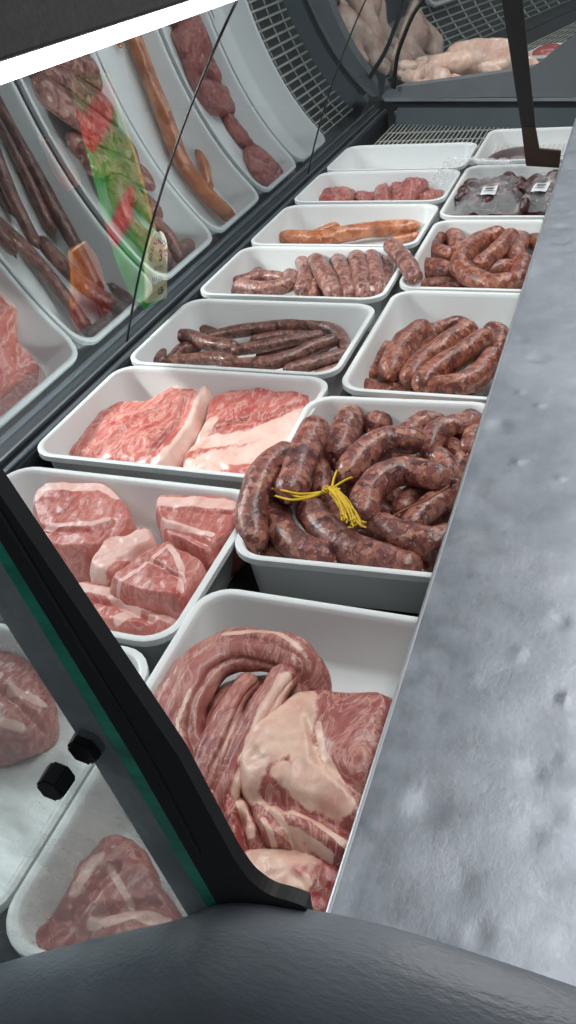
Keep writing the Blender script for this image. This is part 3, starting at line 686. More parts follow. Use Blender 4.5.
S6(([(0.157, 0.9932, -0.038), (0.2074, 1.016, -0.038), (0.257, 1.0475, -0.038), (0.2961, 1.0692, -0.038)], 0.0114), 'one slanting up to the right in the middle')
S6(([(0.0232, 0.935, -0.042), (-0.0009, 0.9838, -0.042), (0.0013, 1.0336, -0.042), (0.0289, 1.0504, -0.042), (0.0822, 1.024, -0.042), (0.1401, 1.0126, -0.042)], 0.0140), 'one bending round the left end')
S6(([(0.0385, 0.9447, -0.048), (0.0912, 0.9678, -0.048), (0.1424, 0.9696, -0.048), (0.1812, 0.9496, -0.048)], 0.0122), 'one along the near left side')
S6(([(0.1637, 0.9236, -0.036), (0.2304, 0.9397, -0.036), (0.2742, 0.9691, -0.036), (0.3022, 1.0137, -0.036), (0.331, 1.0467, -0.036)], 0.0128), 'one curving along the front to the right')
S6(([(0.2832, 0.9403, -0.045), (0.3203, 0.9726, -0.045), (0.3606, 1.0098, -0.045)], 0.0127), 'one at the near right')

for nm_, t_, lb in (('smoked_sausage', ([(0.0989, 1.6875, -0.052), (0.1501, 1.7566, -0.052), (0.2459, 1.7646, -0.052)], 0.0142), 'slim orange smoked sausage lying at the back'), ('smoked_sausage', ([(0.306, 1.6633, -0.06), (0.3465, 1.6925, -0.06)], 0.0110), 'short pale smoked sausage end at the right'), ('smoked_sausage', ([(0.0418, 1.6365, -0.045), (0.1356, 1.6309, -0.045), (0.2107, 1.683, -0.045), (0.3223, 1.7134, -0.045)], 0.0211), 'long orange smoked sausage lying in front')):
    sausage(t_[0], t_[1], lb, 'smoked_casing', 'orange smoked sausages in the left tray', ends=1.6, knots=False, name=nm_)

# offal pieces
GO = 'red offal in the left tray'
def offal(o, z1, lab, seed, **k): return cut(o, -.073, z1, lab, 'offal_meat', round_=.45, amp=.007, nsc=38, name='offal_piece', cat='offal', group=GO, seed=seed, dome=.3, **k)
offal([(0.0088, 1.9552), (-0.0249, 2.0896), (-0.0093, 2.1493), (0.0471, 2.1258), (0.0946, 2.0643), (0.1033, 1.9705), (0.0615, 1.9357)], -.036, 'left piece of red offal with a pale pink top', 3, fat=[([(-0.0033, 2.0711), (0.0459, 2.0686)], .012)], red=[([(0.0148, 1.975), (0.0529, 1.9463)], .01)])
offal([(0.0195, 2.1349), (0.0515, 2.1739), (0.1258, 2.1593), (0.1753, 2.1167), (0.1603, 2.0595), (0.1008, 2.0621), (0.0727, 2.0253)], -.038, 'long dark strip of offal lying behind the gap', 7)
offal([(0.0965, 2.0116), (0.108, 2.0769), (0.144, 2.0755), (0.1761, 2.0182), (0.1451, 1.9829)], -.05, 'small dark bit of offal at the near wall, centre', 9)
offal([(0.1794, 1.9424), (0.156, 2.0441), (0.1602, 2.1316), (0.1888, 2.16), (0.2383, 2.0975), (0.2695, 1.9839), (0.2485, 1.9315), (0.2147, 1.9237)], -.028, 'middle lump of dark red offal', 12, groove=[([(0.1839, 2.0845), (0.2362, 1.916)], .006, .012)])
offal([(0.2387, 1.9512), (0.2316, 2.0529), (0.2625, 2.1191), (0.3085, 2.1458), (0.3212, 2.0958), (0.3058, 2.0209), (0.2848, 1.9406)], -.014, 'pointed offal slice leaning up to the right', 15, tilt=(.05, .03))
offal([(0.281, 1.9803), (0.282, 2.0527), (0.3159, 2.0793), (0.3503, 2.0317), (0.3541, 1.9694), (0.3169, 1.953)], -.044, 'low offal piece at the right corner of its tray', 18)

# vacuum packs and dark pudding
def pack(cx, cy, w, d, z, lab, rot=0, stick=True):
    t = empty('meat_packet', (cx, cy, z)); t.rotation_euler = (0, 0, rot); tag(t, lab, 'packet', 'clear-wrapped dark meat packets')
    random.seed(int(cx*1000)); blobs = []
    for i in range(22):
        x = random.uniform(-w*.40, w*.34); y = random.uniform(-d*.42, d*.38); a = random.uniform(0, 6)
        blobs.append(([Vector((x, y, .012)), Vector((x+.02*math.cos(a), y+.015*math.sin(a), .022)), Vector((x+.035*math.cos(a), y+.022*math.sin(a), .014))], .014, .011))
    o = fused('dark_meat', blobs, 'black_pudding', .0035, 2, fat=[([(-.01, .01), (.01, .02)], .004)], parent=t)
    n = 26; vs = []; fs = []
    for j in range(n+1):
        for i in range(n+1):
            u, v_ = i/n*2-1, j/n*2-1; e = max(abs(u), abs(v_)); h = (1-e**4)*.034+.002
            p = Vector((u*w/2, v_*d/2, h)); p.z += noise.noise(p*60+Vector((cx, 0, 0)))*.006*(1.2-e*.5)
            if e > .93: p.z += noise.noise(p*50)*.012
            p.z = max(p.z, .002); vs.append(p)
    for j in range(n):
        for i in range(n): k = j*(n+1)+i; fs.append([k, k+1, k+n+2, k+n+1])
    link('plastic_wrap', mesh('plastic_wrap', vs, fs), M['film'], t)
    if stick:
        vs = []; fs = []
        for j in range(5):
            for i in range(4): vs.append((-.022+.034*i/3, -.095+.075*j/4, .037+.002*math.sin(i+j)))
        for j in range(4):
            for i in range(3): k = j*4+i; fs.append([k, k+1, k+5, k+4])
        s_ = link('sticker', mesh('sticker', vs, fs), M['white_label'], t)
        mk = [(-.016, -.030, .006, -.026), (-.016, -.040, .002, -.036), (-.014, -.062, .006, -.050), (-.016, -.078, .004, -.074)]
        vs = []; fs = []
        for x0, y0, x1, y1 in mk:
            k = len(vs); vs += [(x0, y0, .0412), (x1, y0, .0412), (x1, y1, .0412), (x0, y1, .0412)]; fs.append([k, k+1, k+2, k+3])
        link('sticker_print', mesh('sticker_print', vs, fs), M['ink'], s_)
pack(.510, 1.86, .165, .27, -.022, 'left clear-wrapped dark meat packet with a white sticker', .03)
pack(.635, 1.86, .105, .27, -.016, 'right clear-wrapped dark meat packet close to the counter', -.05)
random.seed(5)
o = cut([(.44, 1.69), (.66, 1.69), (.67, 1.76), (.66, 2.03), (.45, 2.03), (.44, 1.76)], -.073, -.026, 'dark pudding slab lying under the wrapped packets', 'black_pudding', round_=.15, name='dark_pudding', cat='pudding')
# crumpled film over the tray rim
vs = []; fs = []; n = 50; m2 = 22
fl = [Vector(p) for p in [(0.3677, 1.8477, 0.004), (0.37, 1.9562, 0.008), (0.3838, 2.0245, 0.012), (0.4155, 2.0412, 0.012), (0.4749, 2.0325, 0.008), (0.5318, 2.0337, 0.004)]]
C_ = spline(fl, n+1)
for i in range(n+1):
    for j in range(m2+1):
        a = 2*PI*j/m2; r_ = .021*(1+.7*noise.noise(Vector((i*.4, j*.9, 0))))
        vs.append(C_[i]+Vector((math.cos(a)*r_*.7, math.sin(a)*r_, abs(math.sin(a*.5))*r_*.8)))
for i in range(n):
    for j in range(m2): k = i*(m2+1)+j; fs.append([k, k+1, k+m2+2, k+m2+1])
o = link('crumpled_film', mesh('crumpled_film', vs, fs), M['film'], None, False); tag(o, 'crumpled clear plastic film along the back rim of the packet tray', 'plastic film')
o = cut([(0.4238, 2.271), (0.446, 2.3563), (0.5094, 2.4061), (0.5856, 2.3638), (0.6372, 2.2517), (0.5908, 2.1749), (0.4815, 2.1834)], -.072, -.018, 'round dark glossy pudding in the farthest right tray', 'black_pudding', round_=.8, amp=.0015, name='dark_pudding', cat='pudding')

# ------------------------------------------------------------------ pork belly slabs
cut([(0.0103, 0.6128), (-0.0002, 0.7009), (0.0182, 0.7625), (0.0776, 0.7888), (0.1074, 0.8407), (0.151, 0.8616), (0.1842, 0.8253), (0.1964, 0.7506), (0.2088, 0.6636), (0.1986, 0.5977), (0.1371, 0.5957), (0.0691, 0.6016)], -.073, -.028,
    'left flat pork slab with a curved band of white fat', 'belly_meat',
    fat=[([(0.1179, 0.829), (0.1514, 0.8409), (0.1781, 0.8152), (0.1945, 0.7284), (0.2049, 0.637), (0.1798, 0.5896)], .014), ([(0.0103, 0.6189), (0.007, 0.7189), (0.035, 0.7756)], .006)],
    red=[([(0.0569, 0.6845), (0.0892, 0.7125), (0.1059, 0.7351)], .007), ([(0.1065, 0.6449), (0.1444, 0.7143), (0.1338, 0.7631)], .004)],
    groove=[([(0.0717, 0.6089), (0.0917, 0.6899), (0.1259, 0.7794)], .006, .006), ([(0.1623, 0.624), (0.1666, 0.7177), (0.1479, 0.7896)], .005, .006)],
    hi=[([(0.1697, 0.8213), (0.194, 0.7057), (0.1891, 0.6053)], .010, .008)], round_=.18, amp=.005, group='flat pork slabs in the left tray', name='pork_slab', tilt=(0, .03))
cut([(0.1883, 0.8115), (0.2401, 0.8548), (0.2983, 0.8735), (0.334, 0.9042), (0.3575, 0.8705), (0.3683, 0.8093), (0.3716, 0.7575), (0.3692, 0.6722), (0.3415, 0.5953), (0.2793, 0.5897), (0.2321, 0.5951), (0.2133, 0.6464), (0.2046, 0.7321)], -.073, -.024,
    'right flat pork slab, lean red on top and pale skin in front', 'belly_meat',
    fat=[([(0.2506, 0.6014), (0.289, 0.6276), (0.3375, 0.65), (0.3611, 0.6977), (0.3697, 0.7451)], .024), ([(0.2399, 0.6632), (0.3071, 0.6861), (0.3429, 0.7254), (0.3696, 0.7707)], .016), ([(0.3429, 0.8844), (0.3687, 0.8102)], .005), ([(0.2253, 0.646), (0.2259, 0.7232)], .010)],
    red=[([(0.233, 0.7606), (0.2541, 0.7976), (0.2862, 0.7751)], .006), ([(0.26, 0.7383), (0.286, 0.7618)], .006), ([(0.2783, 0.8149), (0.3191, 0.8417)], .005)],
    groove=[([(0.2139, 0.6623), (0.2522, 0.7147), (0.3069, 0.739), (0.3528, 0.7948)], .006, .009), ([(0.2375, 0.6221), (0.2676, 0.6187), (0.2994, 0.6019)], .004, .006), ([(0.2997, 0.6614), (0.3468, 0.7139)], .006, .004)],
    round_=.16, amp=.006, group='flat pork slabs in the left tray', name='pork_slab', tilt=(0, .03), seed=2)

# ------------------------------------------------------------------ pork chunks
GC = 'thick pork chunks in the left tray'
def chunk(o, z1, lab, **k): return cut(o, -.073, z1, lab, 'chunk_meat', round_=k.pop('round_', .13), amp=k.pop('amp', .004), group=GC, name='pork_chunk', dome=.04, **k)
chunk([(0.0648, 0.4429), (0.0596, 0.4799), (0.0999, 0.4925), (0.1531, 0.4996), (0.1949, 0.4772), (0.2296, 0.4479), (0.2461, 0.408), (0.2329, 0.3794), (0.1962, 0.3591), (0.1505, 0.3583), (0.111, 0.3901)], -.006, 'square pork chunk at the left with a pale fat top edge',
      fat=[([(0.0726, 0.4429), (0.0701, 0.4677), (0.1113, 0.4777), (0.1636, 0.4848), (0.1941, 0.4706)], .009), ([(0.1161, 0.3824), (0.145, 0.3972), (0.1872, 0.4054), (0.2054, 0.4226)], .004)],
      groove=[([(0.113, 0.3882), (0.1521, 0.3869), (0.1938, 0.3951), (0.2151, 0.4173)], .004, .007)], tilt=(0, .06))
chunk([(0.2491, 0.4817), (0.303, 0.4918), (0.3601, 0.4954), (0.3827, 0.472), (0.391, 0.4404), (0.3798, 0.4063), (0.3683, 0.3815), (0.332, 0.3966), (0.2827, 0.4233)], -.002, 'pork chunk at the right with layered white fat on top',
      fat=[([(0.264, 0.4656), (0.3136, 0.4726), (0.3695, 0.4762)], .011), ([(0.2827, 0.4277), (0.3305, 0.4195), (0.3645, 0.4134)], .004)], groove=[([(0.2851, 0.422), (0.3345, 0.41), (0.3785, 0.3898)], .005, .008), ([(0.2793, 0.4498), (0.3737, 0.4588)], .003, .004)], seed=3, tilt=(0, .05))
chunk([(0.1982, 0.3149), (0.2264, 0.3249), (0.261, 0.3207), (0.318, 0.2958), (0.3527, 0.2999), (0.3718, 0.2935), (0.3728, 0.2746), (0.3458, 0.2599), (0.2946, 0.2551), (0.2588, 0.2574), (0.2213, 0.2891)], -.025, 'pale marbled pork piece along the near side of the tray',
      fat=[([(0.2258, 0.3034), (0.2681, 0.3051), (0.3152, 0.2825), (0.3037, 0.2657)], .007), ([(0.3382, 0.277), (0.3732, 0.2815)], .004)], groove=[([(0.2421, 0.2881), (0.2916, 0.288), (0.3398, 0.2739)], .005, .008)], round_=.3, seed=5, amp=.006)
chunk([(0.2283, 0.3215), (0.2219, 0.3607), (0.2206, 0.3924), (0.2503, 0.3962), (0.269, 0.4241), (0.2906, 0.3958), (0.276, 0.3616), (0.2693, 0.3128)], -.005, 'triangular flap of pale pork fat in the middle of the tray',
      fat=[([(0.2403, 0.3258), (0.2441, 0.3631), (0.2843, 0.3924)], .022)], groove=[([(0.2646, 0.3469), (0.2889, 0.389)], .004, .006)], round_=.3, seed=7)
chunk([(0.2698, 0.3055), (0.2791, 0.3404), (0.2943, 0.3718), (0.312, 0.3942), (0.3331, 0.3798), (0.3616, 0.3696), (0.3817, 0.3581), (0.3848, 0.321), (0.3839, 0.2886), (0.3591, 0.2831), (0.3244, 0.286)], .002, 'reddish pork chunk at the front right of the tray',
      fat=[([(0.3203, 0.3764), (0.3402, 0.3583), (0.3593, 0.3351), (0.3727, 0.301)], .004), ([(0.2831, 0.2925), (0.3057, 0.3276), (0.3192, 0.37)], .003)], red=[([(0.3632, 0.2989), (0.382, 0.2923)], .005)], groove=[([(0.311, 0.3443), (0.3633, 0.3209), (0.3849, 0.2859)], .004, .006)], seed=9, round_=.2, tilt=(.04, 0))

# ------------------------------------------------------------------ big pork cuts nearest
def zz(o): return o
p_, r_ = ([(0.4822, 0.069, -0.03), (0.4552, 0.108, -0.02), (0.4426, 0.1483, -0.01), (0.443, 0.1976, -0.01), (0.4688, 0.2338, -0.01), (0.5073, 0.2398, -0.01), (0.5404, 0.2346, -0.015), (0.5538, 0.2218, -0.035)], 0.0303)
limb(p_, r_, 'folded pork loin bent in a hook shape at the back of the tray', 'loin_meat', flat=.75, rfun=lambda q: 1.12-.36*q+.06*math.sin(9*q), wob=.24,
     fat=[([(0.499, 0.1947), (0.5213, 0.2086), (0.5443, 0.2055), (0.558, 0.184)], .007), ([(0.4575, 0.2364), (0.5089, 0.2546), (0.5421, 0.2409)], .003), ([(0.4748, 0.071), (0.458, 0.115), (0.4554, 0.1536)], .0018)], red=[([(0.4953, 0.1726), (0.4904, 0.1578)], .004)], name='pork_loin', nscale=18)
p_, r_ = ([(0.4969, 0.0486, -0.035), (0.4996, 0.0773, -0.012), (0.4979, 0.1215, -0.008), (0.4955, 0.1654, -0.01), (0.495, 0.1994, -0.02)], 0.0165)
limb(p_, r_, 'narrow lean pork strip lying inside the folded loin', 'loin_meat', flat=.9, rfun=lambda q: 1.15-.45*q, name='pork_strip', seed=4, wob=.26, fat=[([(0.5199, 0.0569), (0.5125, 0.1124), (0.5112, 0.163)], .0018)])
p_, r_ = ([(0.52, 0.0514, -0.03), (0.5251, 0.0882, -0.01), (0.5275, 0.1273, -0.006), (0.5292, 0.1701, -0.006), (0.5344, 0.209, -0.008)], 0.0154)
limb(p_, r_, 'pale fatty strip beside the lean strip in the fold', 'loin_meat', flat=.8, wob=.3, fat=[([(0.5392, 0.0692), (0.538, 0.1124), (0.5376, 0.1571), (0.5398, 0.198)], .007)], red=[([(0.5328, 0.0496), (0.5288, 0.0929)], .002)], name='pork_strip', seed=6)
cut([(0.4765, 0.0749), (0.451, 0.1297), (0.4496, 0.1837), (0.4694, 0.2207), (0.5202, 0.2419), (0.5445, 0.2213), (0.536, 0.1513), (0.5325, 0.0784), (0.513, 0.0403)], -.073, -.026, 'dark lean pork layer lying under the folded loin', 'loin_meat', round_=.3, name='pork_piece', seed=31)
cut([(0.4916, 0.0692), (0.504, 0.0886), (0.5306, 0.0819), (0.5604, 0.0569), (0.5796, 0.0314), (0.5655, 0.0118), (0.5475, 0.0029), (0.5175, 0.0143), (0.4955, 0.0448)], -.073, -.008, 'small ragged pork piece at the near left of the tray', 'shoulder_meat',
    fat=[([(0.5134, 0.0516), (0.5319, 0.0252), (0.5624, 0.0041)], .005), ([(0.5505, 0.0104), (0.5727, 0.0013)], .008), ([(0.5445, 0.0599), (0.5644, 0.034)], .004)], red=[([(0.546, 0.0444), (0.563, 0.0139)], .0015)],
    groove=[([(0.5223, 0.054), (0.5449, 0.0237)], .005, .014), ([(0.5503, 0.0456), (0.5689, 0.0107)], .004, .012)], round_=.35, amp=.009, seed=11, name='pork_piece', nsc=30)
cut([(0.5601, 0.2003), (0.6004, 0.2074), (0.6471, 0.2148), (0.665, 0.1943), (0.6731, 0.1382), (0.6737, 0.0788), (0.6645, 0.0305), (0.6436, 0.0192), (0.6133, 0.0258), (0.5773, 0.0296), (0.5561, 0.0503), (0.5337, 0.0768), (0.5213, 0.1024), (0.5207, 0.1352), (0.5339, 0.1616), (0.5457, 0.1886)], -.073, .010,
    'large pork shoulder with a cream fat cap beside the steel counter', 'shoulder_meat',
    fat=[([(0.566, 0.1727), (0.5549, 0.157), (0.5426, 0.1288), (0.5371, 0.101), (0.5443, 0.0778), (0.5496, 0.0996), (0.5659, 0.1202)], .017), ([(0.5697, 0.1619), (0.5757, 0.1323), (0.5615, 0.105)], .016), ([(0.5848, 0.1168), (0.6083, 0.089), (0.6314, 0.0738)], .013), ([(0.5761, 0.0861), (0.6088, 0.0731), (0.6412, 0.0713)], .009),
         ([(0.5624, 0.0645), (0.5957, 0.0423), (0.6406, 0.0274)], .0025), ([(0.5806, 0.0587), (0.615, 0.0525), (0.6558, 0.0344)], .003), ([(0.594, 0.143), (0.6063, 0.1165), (0.6384, 0.0809)], .0035), ([(0.6015, 0.0373), (0.635, 0.0161)], .003), ([(0.573, 0.0447), (0.5922, 0.025)], .0022)],
    red=[([(0.6187, 0.1492), (0.6338, 0.147)], .003)],
    groove=[([(0.5572, 0.0647), (0.5934, 0.0637), (0.6511, 0.0519)], .007, .014), ([(0.5713, 0.0526), (0.6143, 0.0292), (0.6476, 0.0196)], .005, .010), ([(0.5848, 0.1468), (0.6095, 0.1059), (0.651, 0.0842)], .006, .005), ([(0.5797, 0.0727), (0.6101, 0.0251)], .004, .008)],
    hi=[([(0.5717, 0.156), (0.5484, 0.1134)], .02, .006), ([(0.6293, 0.1458), (0.6513, 0.1168)], .03, .008)],
    round_=.22, amp=.006, seed=13, name='pork_shoulder', nsc=20)
cut([(0.55, 0.0087), (0.5545, 0.0257), (0.584, 0.0358), (0.6148, 0.0413), (0.6383, 0.039), (0.6732, 0.0316), (0.6753, 0.0008), (0.6449, -0.0251), (0.595, -0.0309), (0.5628, -0.0133)], -.073, -.016, 'pork piece with cream fat and a bright red cut nearest the housing', 'shoulder_meat',
    fat=[([(0.5616, 0.0045), (0.5866, 0.021), (0.6133, 0.0226)], .016), ([(0.5877, -0.0014), (0.6199, 0.0031)], .010)], red=[([(0.6174, 0.0106), (0.6325, 0.0186)], .005), ([(0.6365, 0.0197), (0.6479, 0.0109)], .008), ([(0.6227, -0.0051), (0.6477, -0.0025)], .005)], round_=.4, amp=.006, seed=17, name='pork_piece')
cut([(0.4118, -0.1009), (0.4177, -0.0636), (0.4189, -0.0147), (0.4269, 0.0135), (0.4634, 0.0078), (0.509, -0.0238), (0.5428, -0.0458), (0.578, -0.0651), (0.5316, -0.1065), (0.4501, -0.1227)], -.073, -.018, 'long raw pork piece seen through the end glass panel', 'hazed_meat',
    fat=[([(0.4364, -0.0554), (0.4405, -0.0187)], .005), ([(0.4667, -0.0737), (0.4957, -0.0566), (0.5241, -0.0572)], .006), ([(0.455, -0.0264), (0.4875, -0.05)], .003)], groove=[([(0.4437, -0.0759), (0.4594, -0.0252)], .006, .008), ([(0.4666, -0.0649), (0.5083, -0.0441)], .005, .008)], round_=.3, amp=.007, seed=19, name='pork_piece')
cut([(0.0856, 0.1964), (0.1367, 0.2083), (0.2017, 0.198), (0.2578, 0.1712), (0.2908, 0.1274), (0.2914, 0.0931), (0.2632, 0.0699), (0.2076, 0.0583), (0.1149, 0.1057)], -.073, -.03, 'pink meat piece in the hazy tray at far left edge', 'hazed_meat',
    fat=[([(0.2352, 0.1366), (0.2772, 0.1323)], .005), ([(0.2277, 0.0916), (0.2753, 0.0967)], .005)], groove=[([(0.2238, 0.1338), (0.2876, 0.1067)], .006, .008)], round_=.35, amp=.008, seed=23, name='pork_piece')

# ------------------------------------------------------------------ green bag and snack pack outside the glass
def bag(name, left, right, off, puff, label, colf, cat, nu=40, nv=90):
    def interp(pl, t):
        P = [Vector((a, b_, 0)) for a, b_ in pl]; S = spline(P, 30); k = t*29; i = min(int(k), 28); return S[i].lerp(S[i+1], k-i)
    vs = []; fs = []; cols = []
    for lay in (0, 1):
        for j in range(nv+1):
            A = interp(left, j/nv); B = interp(right, j/nv)
            for i in range(nu+1):
                u = i/nu; q_ = A.lerp(B, u); e = (4*u*(1-u))**.5*min(1, 8*min(j/nv+.02, 1-j/nv+.02))
                o_ = off+(puff*1.6*e if lay else -puff*.12*e)+noise.noise(Vector((q_.x*25, q_.y*25, lay)))*.003*e
                x, z, a = gp(max(q_.x, 0), o_+(0 if lay else 0)); 
                vs.append((x, q_.y, z)); cols.append(colf(u, j/nv, q_))
    N = (nu+1)*(nv+1)
    for lay in (0, 1):
        for j in range(nv):
            for i in range(nu):
                k = lay*N+j*(nu+1)+i; f_ = [k, k+1, k+nu+2, k+nu+1]; fs.append(f_ if lay else f_[::-1])
    me = mesh(name, vs, fs); ca = me.attributes.new('Col', 'FLOAT_COLOR', 'POINT')
    ca.data.foreach_set('color', np.array([(*c, 1) for c in cols], dtype=np.float32).ravel())
    m, nt, b = new_mat(name+'_print'); a = nt.nodes.new('ShaderNodeAttribute'); a.attribute_name = 'Col'
    nt.links.new(mix(nt, ramp(nt, tex(nt, coords(nt), 40, 4), [(.35, 0.0), (.7, .45)]), a.outputs['Color'], (.02,.03,.02)), b.inputs['Base Color']); setp(b, Roughness=.3)
    tr = nt.nodes.new('ShaderNodeBsdfTranslucent'); nt.links.new(a.outputs['Color'], tr.inputs['Color']); ms = nt.nodes.new('ShaderNodeMixShader'); ms.inputs[0].default_value = .6
    out = nt.nodes['Material Output']; nt.links.new(b.outputs[0], ms.inputs[1]); nt.links.new(tr.outputs[0], ms.inputs[2]); nt.links.new(ms.outputs[0], out.inputs['Surface'])
    bump(nt, b, tex(nt, coords(nt), 45, 4, .6, 1), .5, .004)
    o = link(name, me, m); return tag(o, label, cat)
lft = [(0.0194, 1.0231), (0.1006, 0.9469), (0.2146, 0.8612), (0.3548, 0.7608), (0.4735, 0.6645), (0.551, 0.5889)]; rgt = [(0.004, 1.1195), (0.0498, 1.115), (0.187, 1.0238), (0.3348, 0.9007), (0.449, 0.7838), (0.535, 0.6908)]
LBL = (.100, 1.046, .046)
def in_label(q_):
    ys_ = q_.y-LBL[1]+.27*(q_.x-LBL[0]); s_ = q_.x+.33*ys_
    if abs(ys_) > LBL[2] or s_ < LBL[0]-.078: return False
    return s_ < LBL[0]+.034 or ((s_-LBL[0]-.034)/1.15)**2+ys_**2 < LBL[2]**2
tom = [(0.4694, 0.6901), (0.2662, 0.8594), (0.49, 0.6972)]
def green(u, t, q_):
    ee = lambda c, a, b_: ((q_.x-c[0])/a)**2+((q_.y-c[1])/b_)**2
    n_ = noise.noise(Vector((q_.x*30, q_.y*30, 0)))*.3
    if in_label(q_): return (.85,.80,.66)
    if ee(tom[0], .060, .042)+n_ < 1: return (.60,.015,.015)
    if ee(tom[1], .055, .036)+n_ < 1: return (.60,.015,.015)
    if u > .90 and t > .3: return (.75,.50,.05)
    g = .5+.5*noise.noise(Vector((q_.x*14, q_.y*40, 3)))
    return (.003+.006*g, .18+.36*g, .012+.03*g)
gb = bag('vegetable_bag', lft, rgt, .012, .020, 'tall green plastic bag printed with red tomatoes and a cream label behind the glass', green, 'bag')
def on_glass(s, y, off): x, z, a = gp(s, off); return Vector((x, y, z))
# cream label: arch topped patch
lbc = [(0.0365, 1.0635), (0.1661, 1.0154), (0.1258, 0.9839), (0.0749, 1.1077), (0.004, 1.0597)]
sC, yC = lbc[2][0]*.5+lbc[3][0]*.5, lbc[2][1]*.5+lbc[3][1]*.5; hw = .046; s0 = sC-.078; s1_ = sC+.034
pts = [(s0, -hw), (s0, hw)]+[(s1_+math.sin(a)*hw*1.15, math.cos(a)*hw) for a in np.linspace(0, PI, 12)]
sh = lambda s, y: (max(s-.33*y, .002), yC+y+(s-sC)*-.27)
vs = [on_glass(*sh(s, y), .005) for s, y in pts]
lb = link('bag_label', mesh('bag_label', vs, [list(range(len(vs)))]), M['label'], gb, False)
def text3(body, size, s, y, rot, parent, off=.0035):
    cu = bpy.data.curves.new('t', 'FONT'); cu.body = body; cu.size = size; cu.align_x = 'CENTER'; cu.align_y = 'CENTER'; cu.offset = size*.03
    ob = bpy.data.objects.new('t', cu); col.objects.link(ob)
    dg = bpy.context.evaluated_depsgraph_get(); dg.update(); me = bpy.data.meshes.new_from_object(ob.evaluated_get(dg)); bpy.data.objects.remove(ob)
    for v_ in me.vertices:
        a = v_.co.x*math.cos(rot)-v_.co.y*math.sin(rot); b_ = v_.co.x*math.sin(rot)+v_.co.y*math.cos(rot)
        v_.co = on_glass(*sh(s+b_, y+a), off)
    return link('label_print', me, M['ink'], parent, False)
word = 'ASIAN MIXTURE'
for k, ch in enumerate(word):
    if ch == ' ': continue
    a = PI*(1.0-(k+.3)/(len(word)-.3)); text3(ch, .019, s1_-.010+math.sin(a)*hw*.90, math.cos(a)*hw*.80, a-PI/2, lb)
text3('3', .038, s1_-.004, .010, 0, lb); text3('MIXED', .015, s1_-.032, 0, 0, lb); text3('MAIN', .021, s1_-.058, -.004, 0, lb); text3('LB', .024, s1_-.088, .012, 0, lb)

lf = [(0.1017, 0.7536), (0.1498, 0.733), (0.2073, 0.7269), (0.2688, 0.7045)]; rt_ = [(0.0853, 0.8814), (0.145, 0.8465), (0.2175, 0.7995), (0.2712, 0.7449)]
def snack(u, t, q_):
    n_ = noise.noise(Vector((q_.x*30, q_.y*30, 5)))
    if t < .38+.2*n_: return (.28,.03,.03)
    if u < .35+.2*n_: return (.50,.20,.02)
    return (.42,.20,.11)
bag('snack_pack', lf, rt_, .010, .012, 'orange and red snack packet leaning outside the glass left of the green bag', snack, 'packet', 20, 40)
lf = [(0.3812, 0.6549), (0.4326, 0.6044), (0.4808, 0.5612)]; rt_ = [(0.3842, 0.6909), (0.423, 0.653), (0.4779, 0.5895)]
bag('snack_pack', lf, rt_, .010, .012, 'small brown and red packet outside the glass above the orange one', lambda u, t, q_: (.3,.04,.03) if t < .45 else (.2,.08,.03), 'packet', 16, 30)

# ------------------------------------------------------------------ wire rack beyond the trays
def wires(name, org, ux, uy, W_, D_, nx, ny, r, label, parent=None):
    mes = []; ux = Vector(ux); uy = Vector(uy); org = Vector(org)
    for i in range(nx):
        a = org+ux*(W_*i/(nx-1)); mes.append(tube_mesh('w', [a, a+uy*D_], r, 5, 2, .3, 0))
    for j in range(ny):
        a = org+uy*(D_*j/(ny-1))-Vector((0, 0, r*2)); mes.append(tube_mesh('w', [a, a+ux*W_], r*1.3, 5, 2, .3, 0))
    o = merge(name, mes, M['wire']); return tag(o, label, 'rack')
wires('wire_rack', (.03, 2.36, -.045), (1, 0, 0), (0, 1, 0), .86, .44, 58, 5, .0022, 'chrome wire rack on the deck beyond the last trays')
for x in (.04, .85):
    pass
# ------------------------------------------------------------------ second case, turned
A2 = Vector((.037, 2.80, 0)); B2 = Vector((.646, 2.634, 0)); e1 = (B2-A2).normalized(); e2 = Vector((-e1.y, e1.x, 0))
R2 = Matrix(((e1.x, e2.x, 0), (e1.y, e2.y, 0), (0, 0, 1)))
X2 = lambda p: A2+R2@(Vector(p)-Vector((MX+.055, 2.80, -.04)))
c2 = empty('second_display_case', (A2.x+.3, A2.y+.5, -.95)); tag(c2, 'grey second display case joined at an angle beyond the wire rack', 'display case')
ol = [(-0.0175, 2.8149, 0.0397), (0.0027, 2.8093, 0.0623), (0.0411, 2.7989, 0.0751), (0.1117, 2.7796, 0.0816), (0.2193, 2.7503, 0.0941), (0.3221, 2.7223, 0.106), (0.4044, 2.6999, 0.1175), (0.4681, 2.6825, 0.1258), (0.5083, 2.6715, 0.134), (0.5436, 2.6619, 0.1587), (0.586, 2.6503, 0.1933), (0.6303, 2.6383, 0.2241), (0.7477, 2.6063, 0.2792), (0.7742, 2.5991, 0.0512), (0.4072, 2.6991, 0.0474), (0.0361, 2.8002, 0.0403)]
o = prism('end_moulding', ol, e2*.07, M['cap2'], None, 0); at_(o, c2)
ol = [(-0.006, 2.8117, 0.0398), (0.7742, 2.5991, 0.0512), (0.7753, 2.5988, 0.0416), (0.0013, 2.8097, 0.0303)]; o = prism('lip_trim', [Vector(p)-e2*.008 for p in ol], e2*.02, M['steel_edge']); at_(o, c2)
ol = [(0.0167, 2.8055, 0.0305), (0.7755, 2.5987, 0.0402), (0.7777, 2.5981, 0.0208), (0.0235, 2.8037, 0.008)]; o = prism('mirror_strip', [Vector(p)+e2*.012 for p in ol], e2*.01, M['rail_dark']); at_(o, c2)
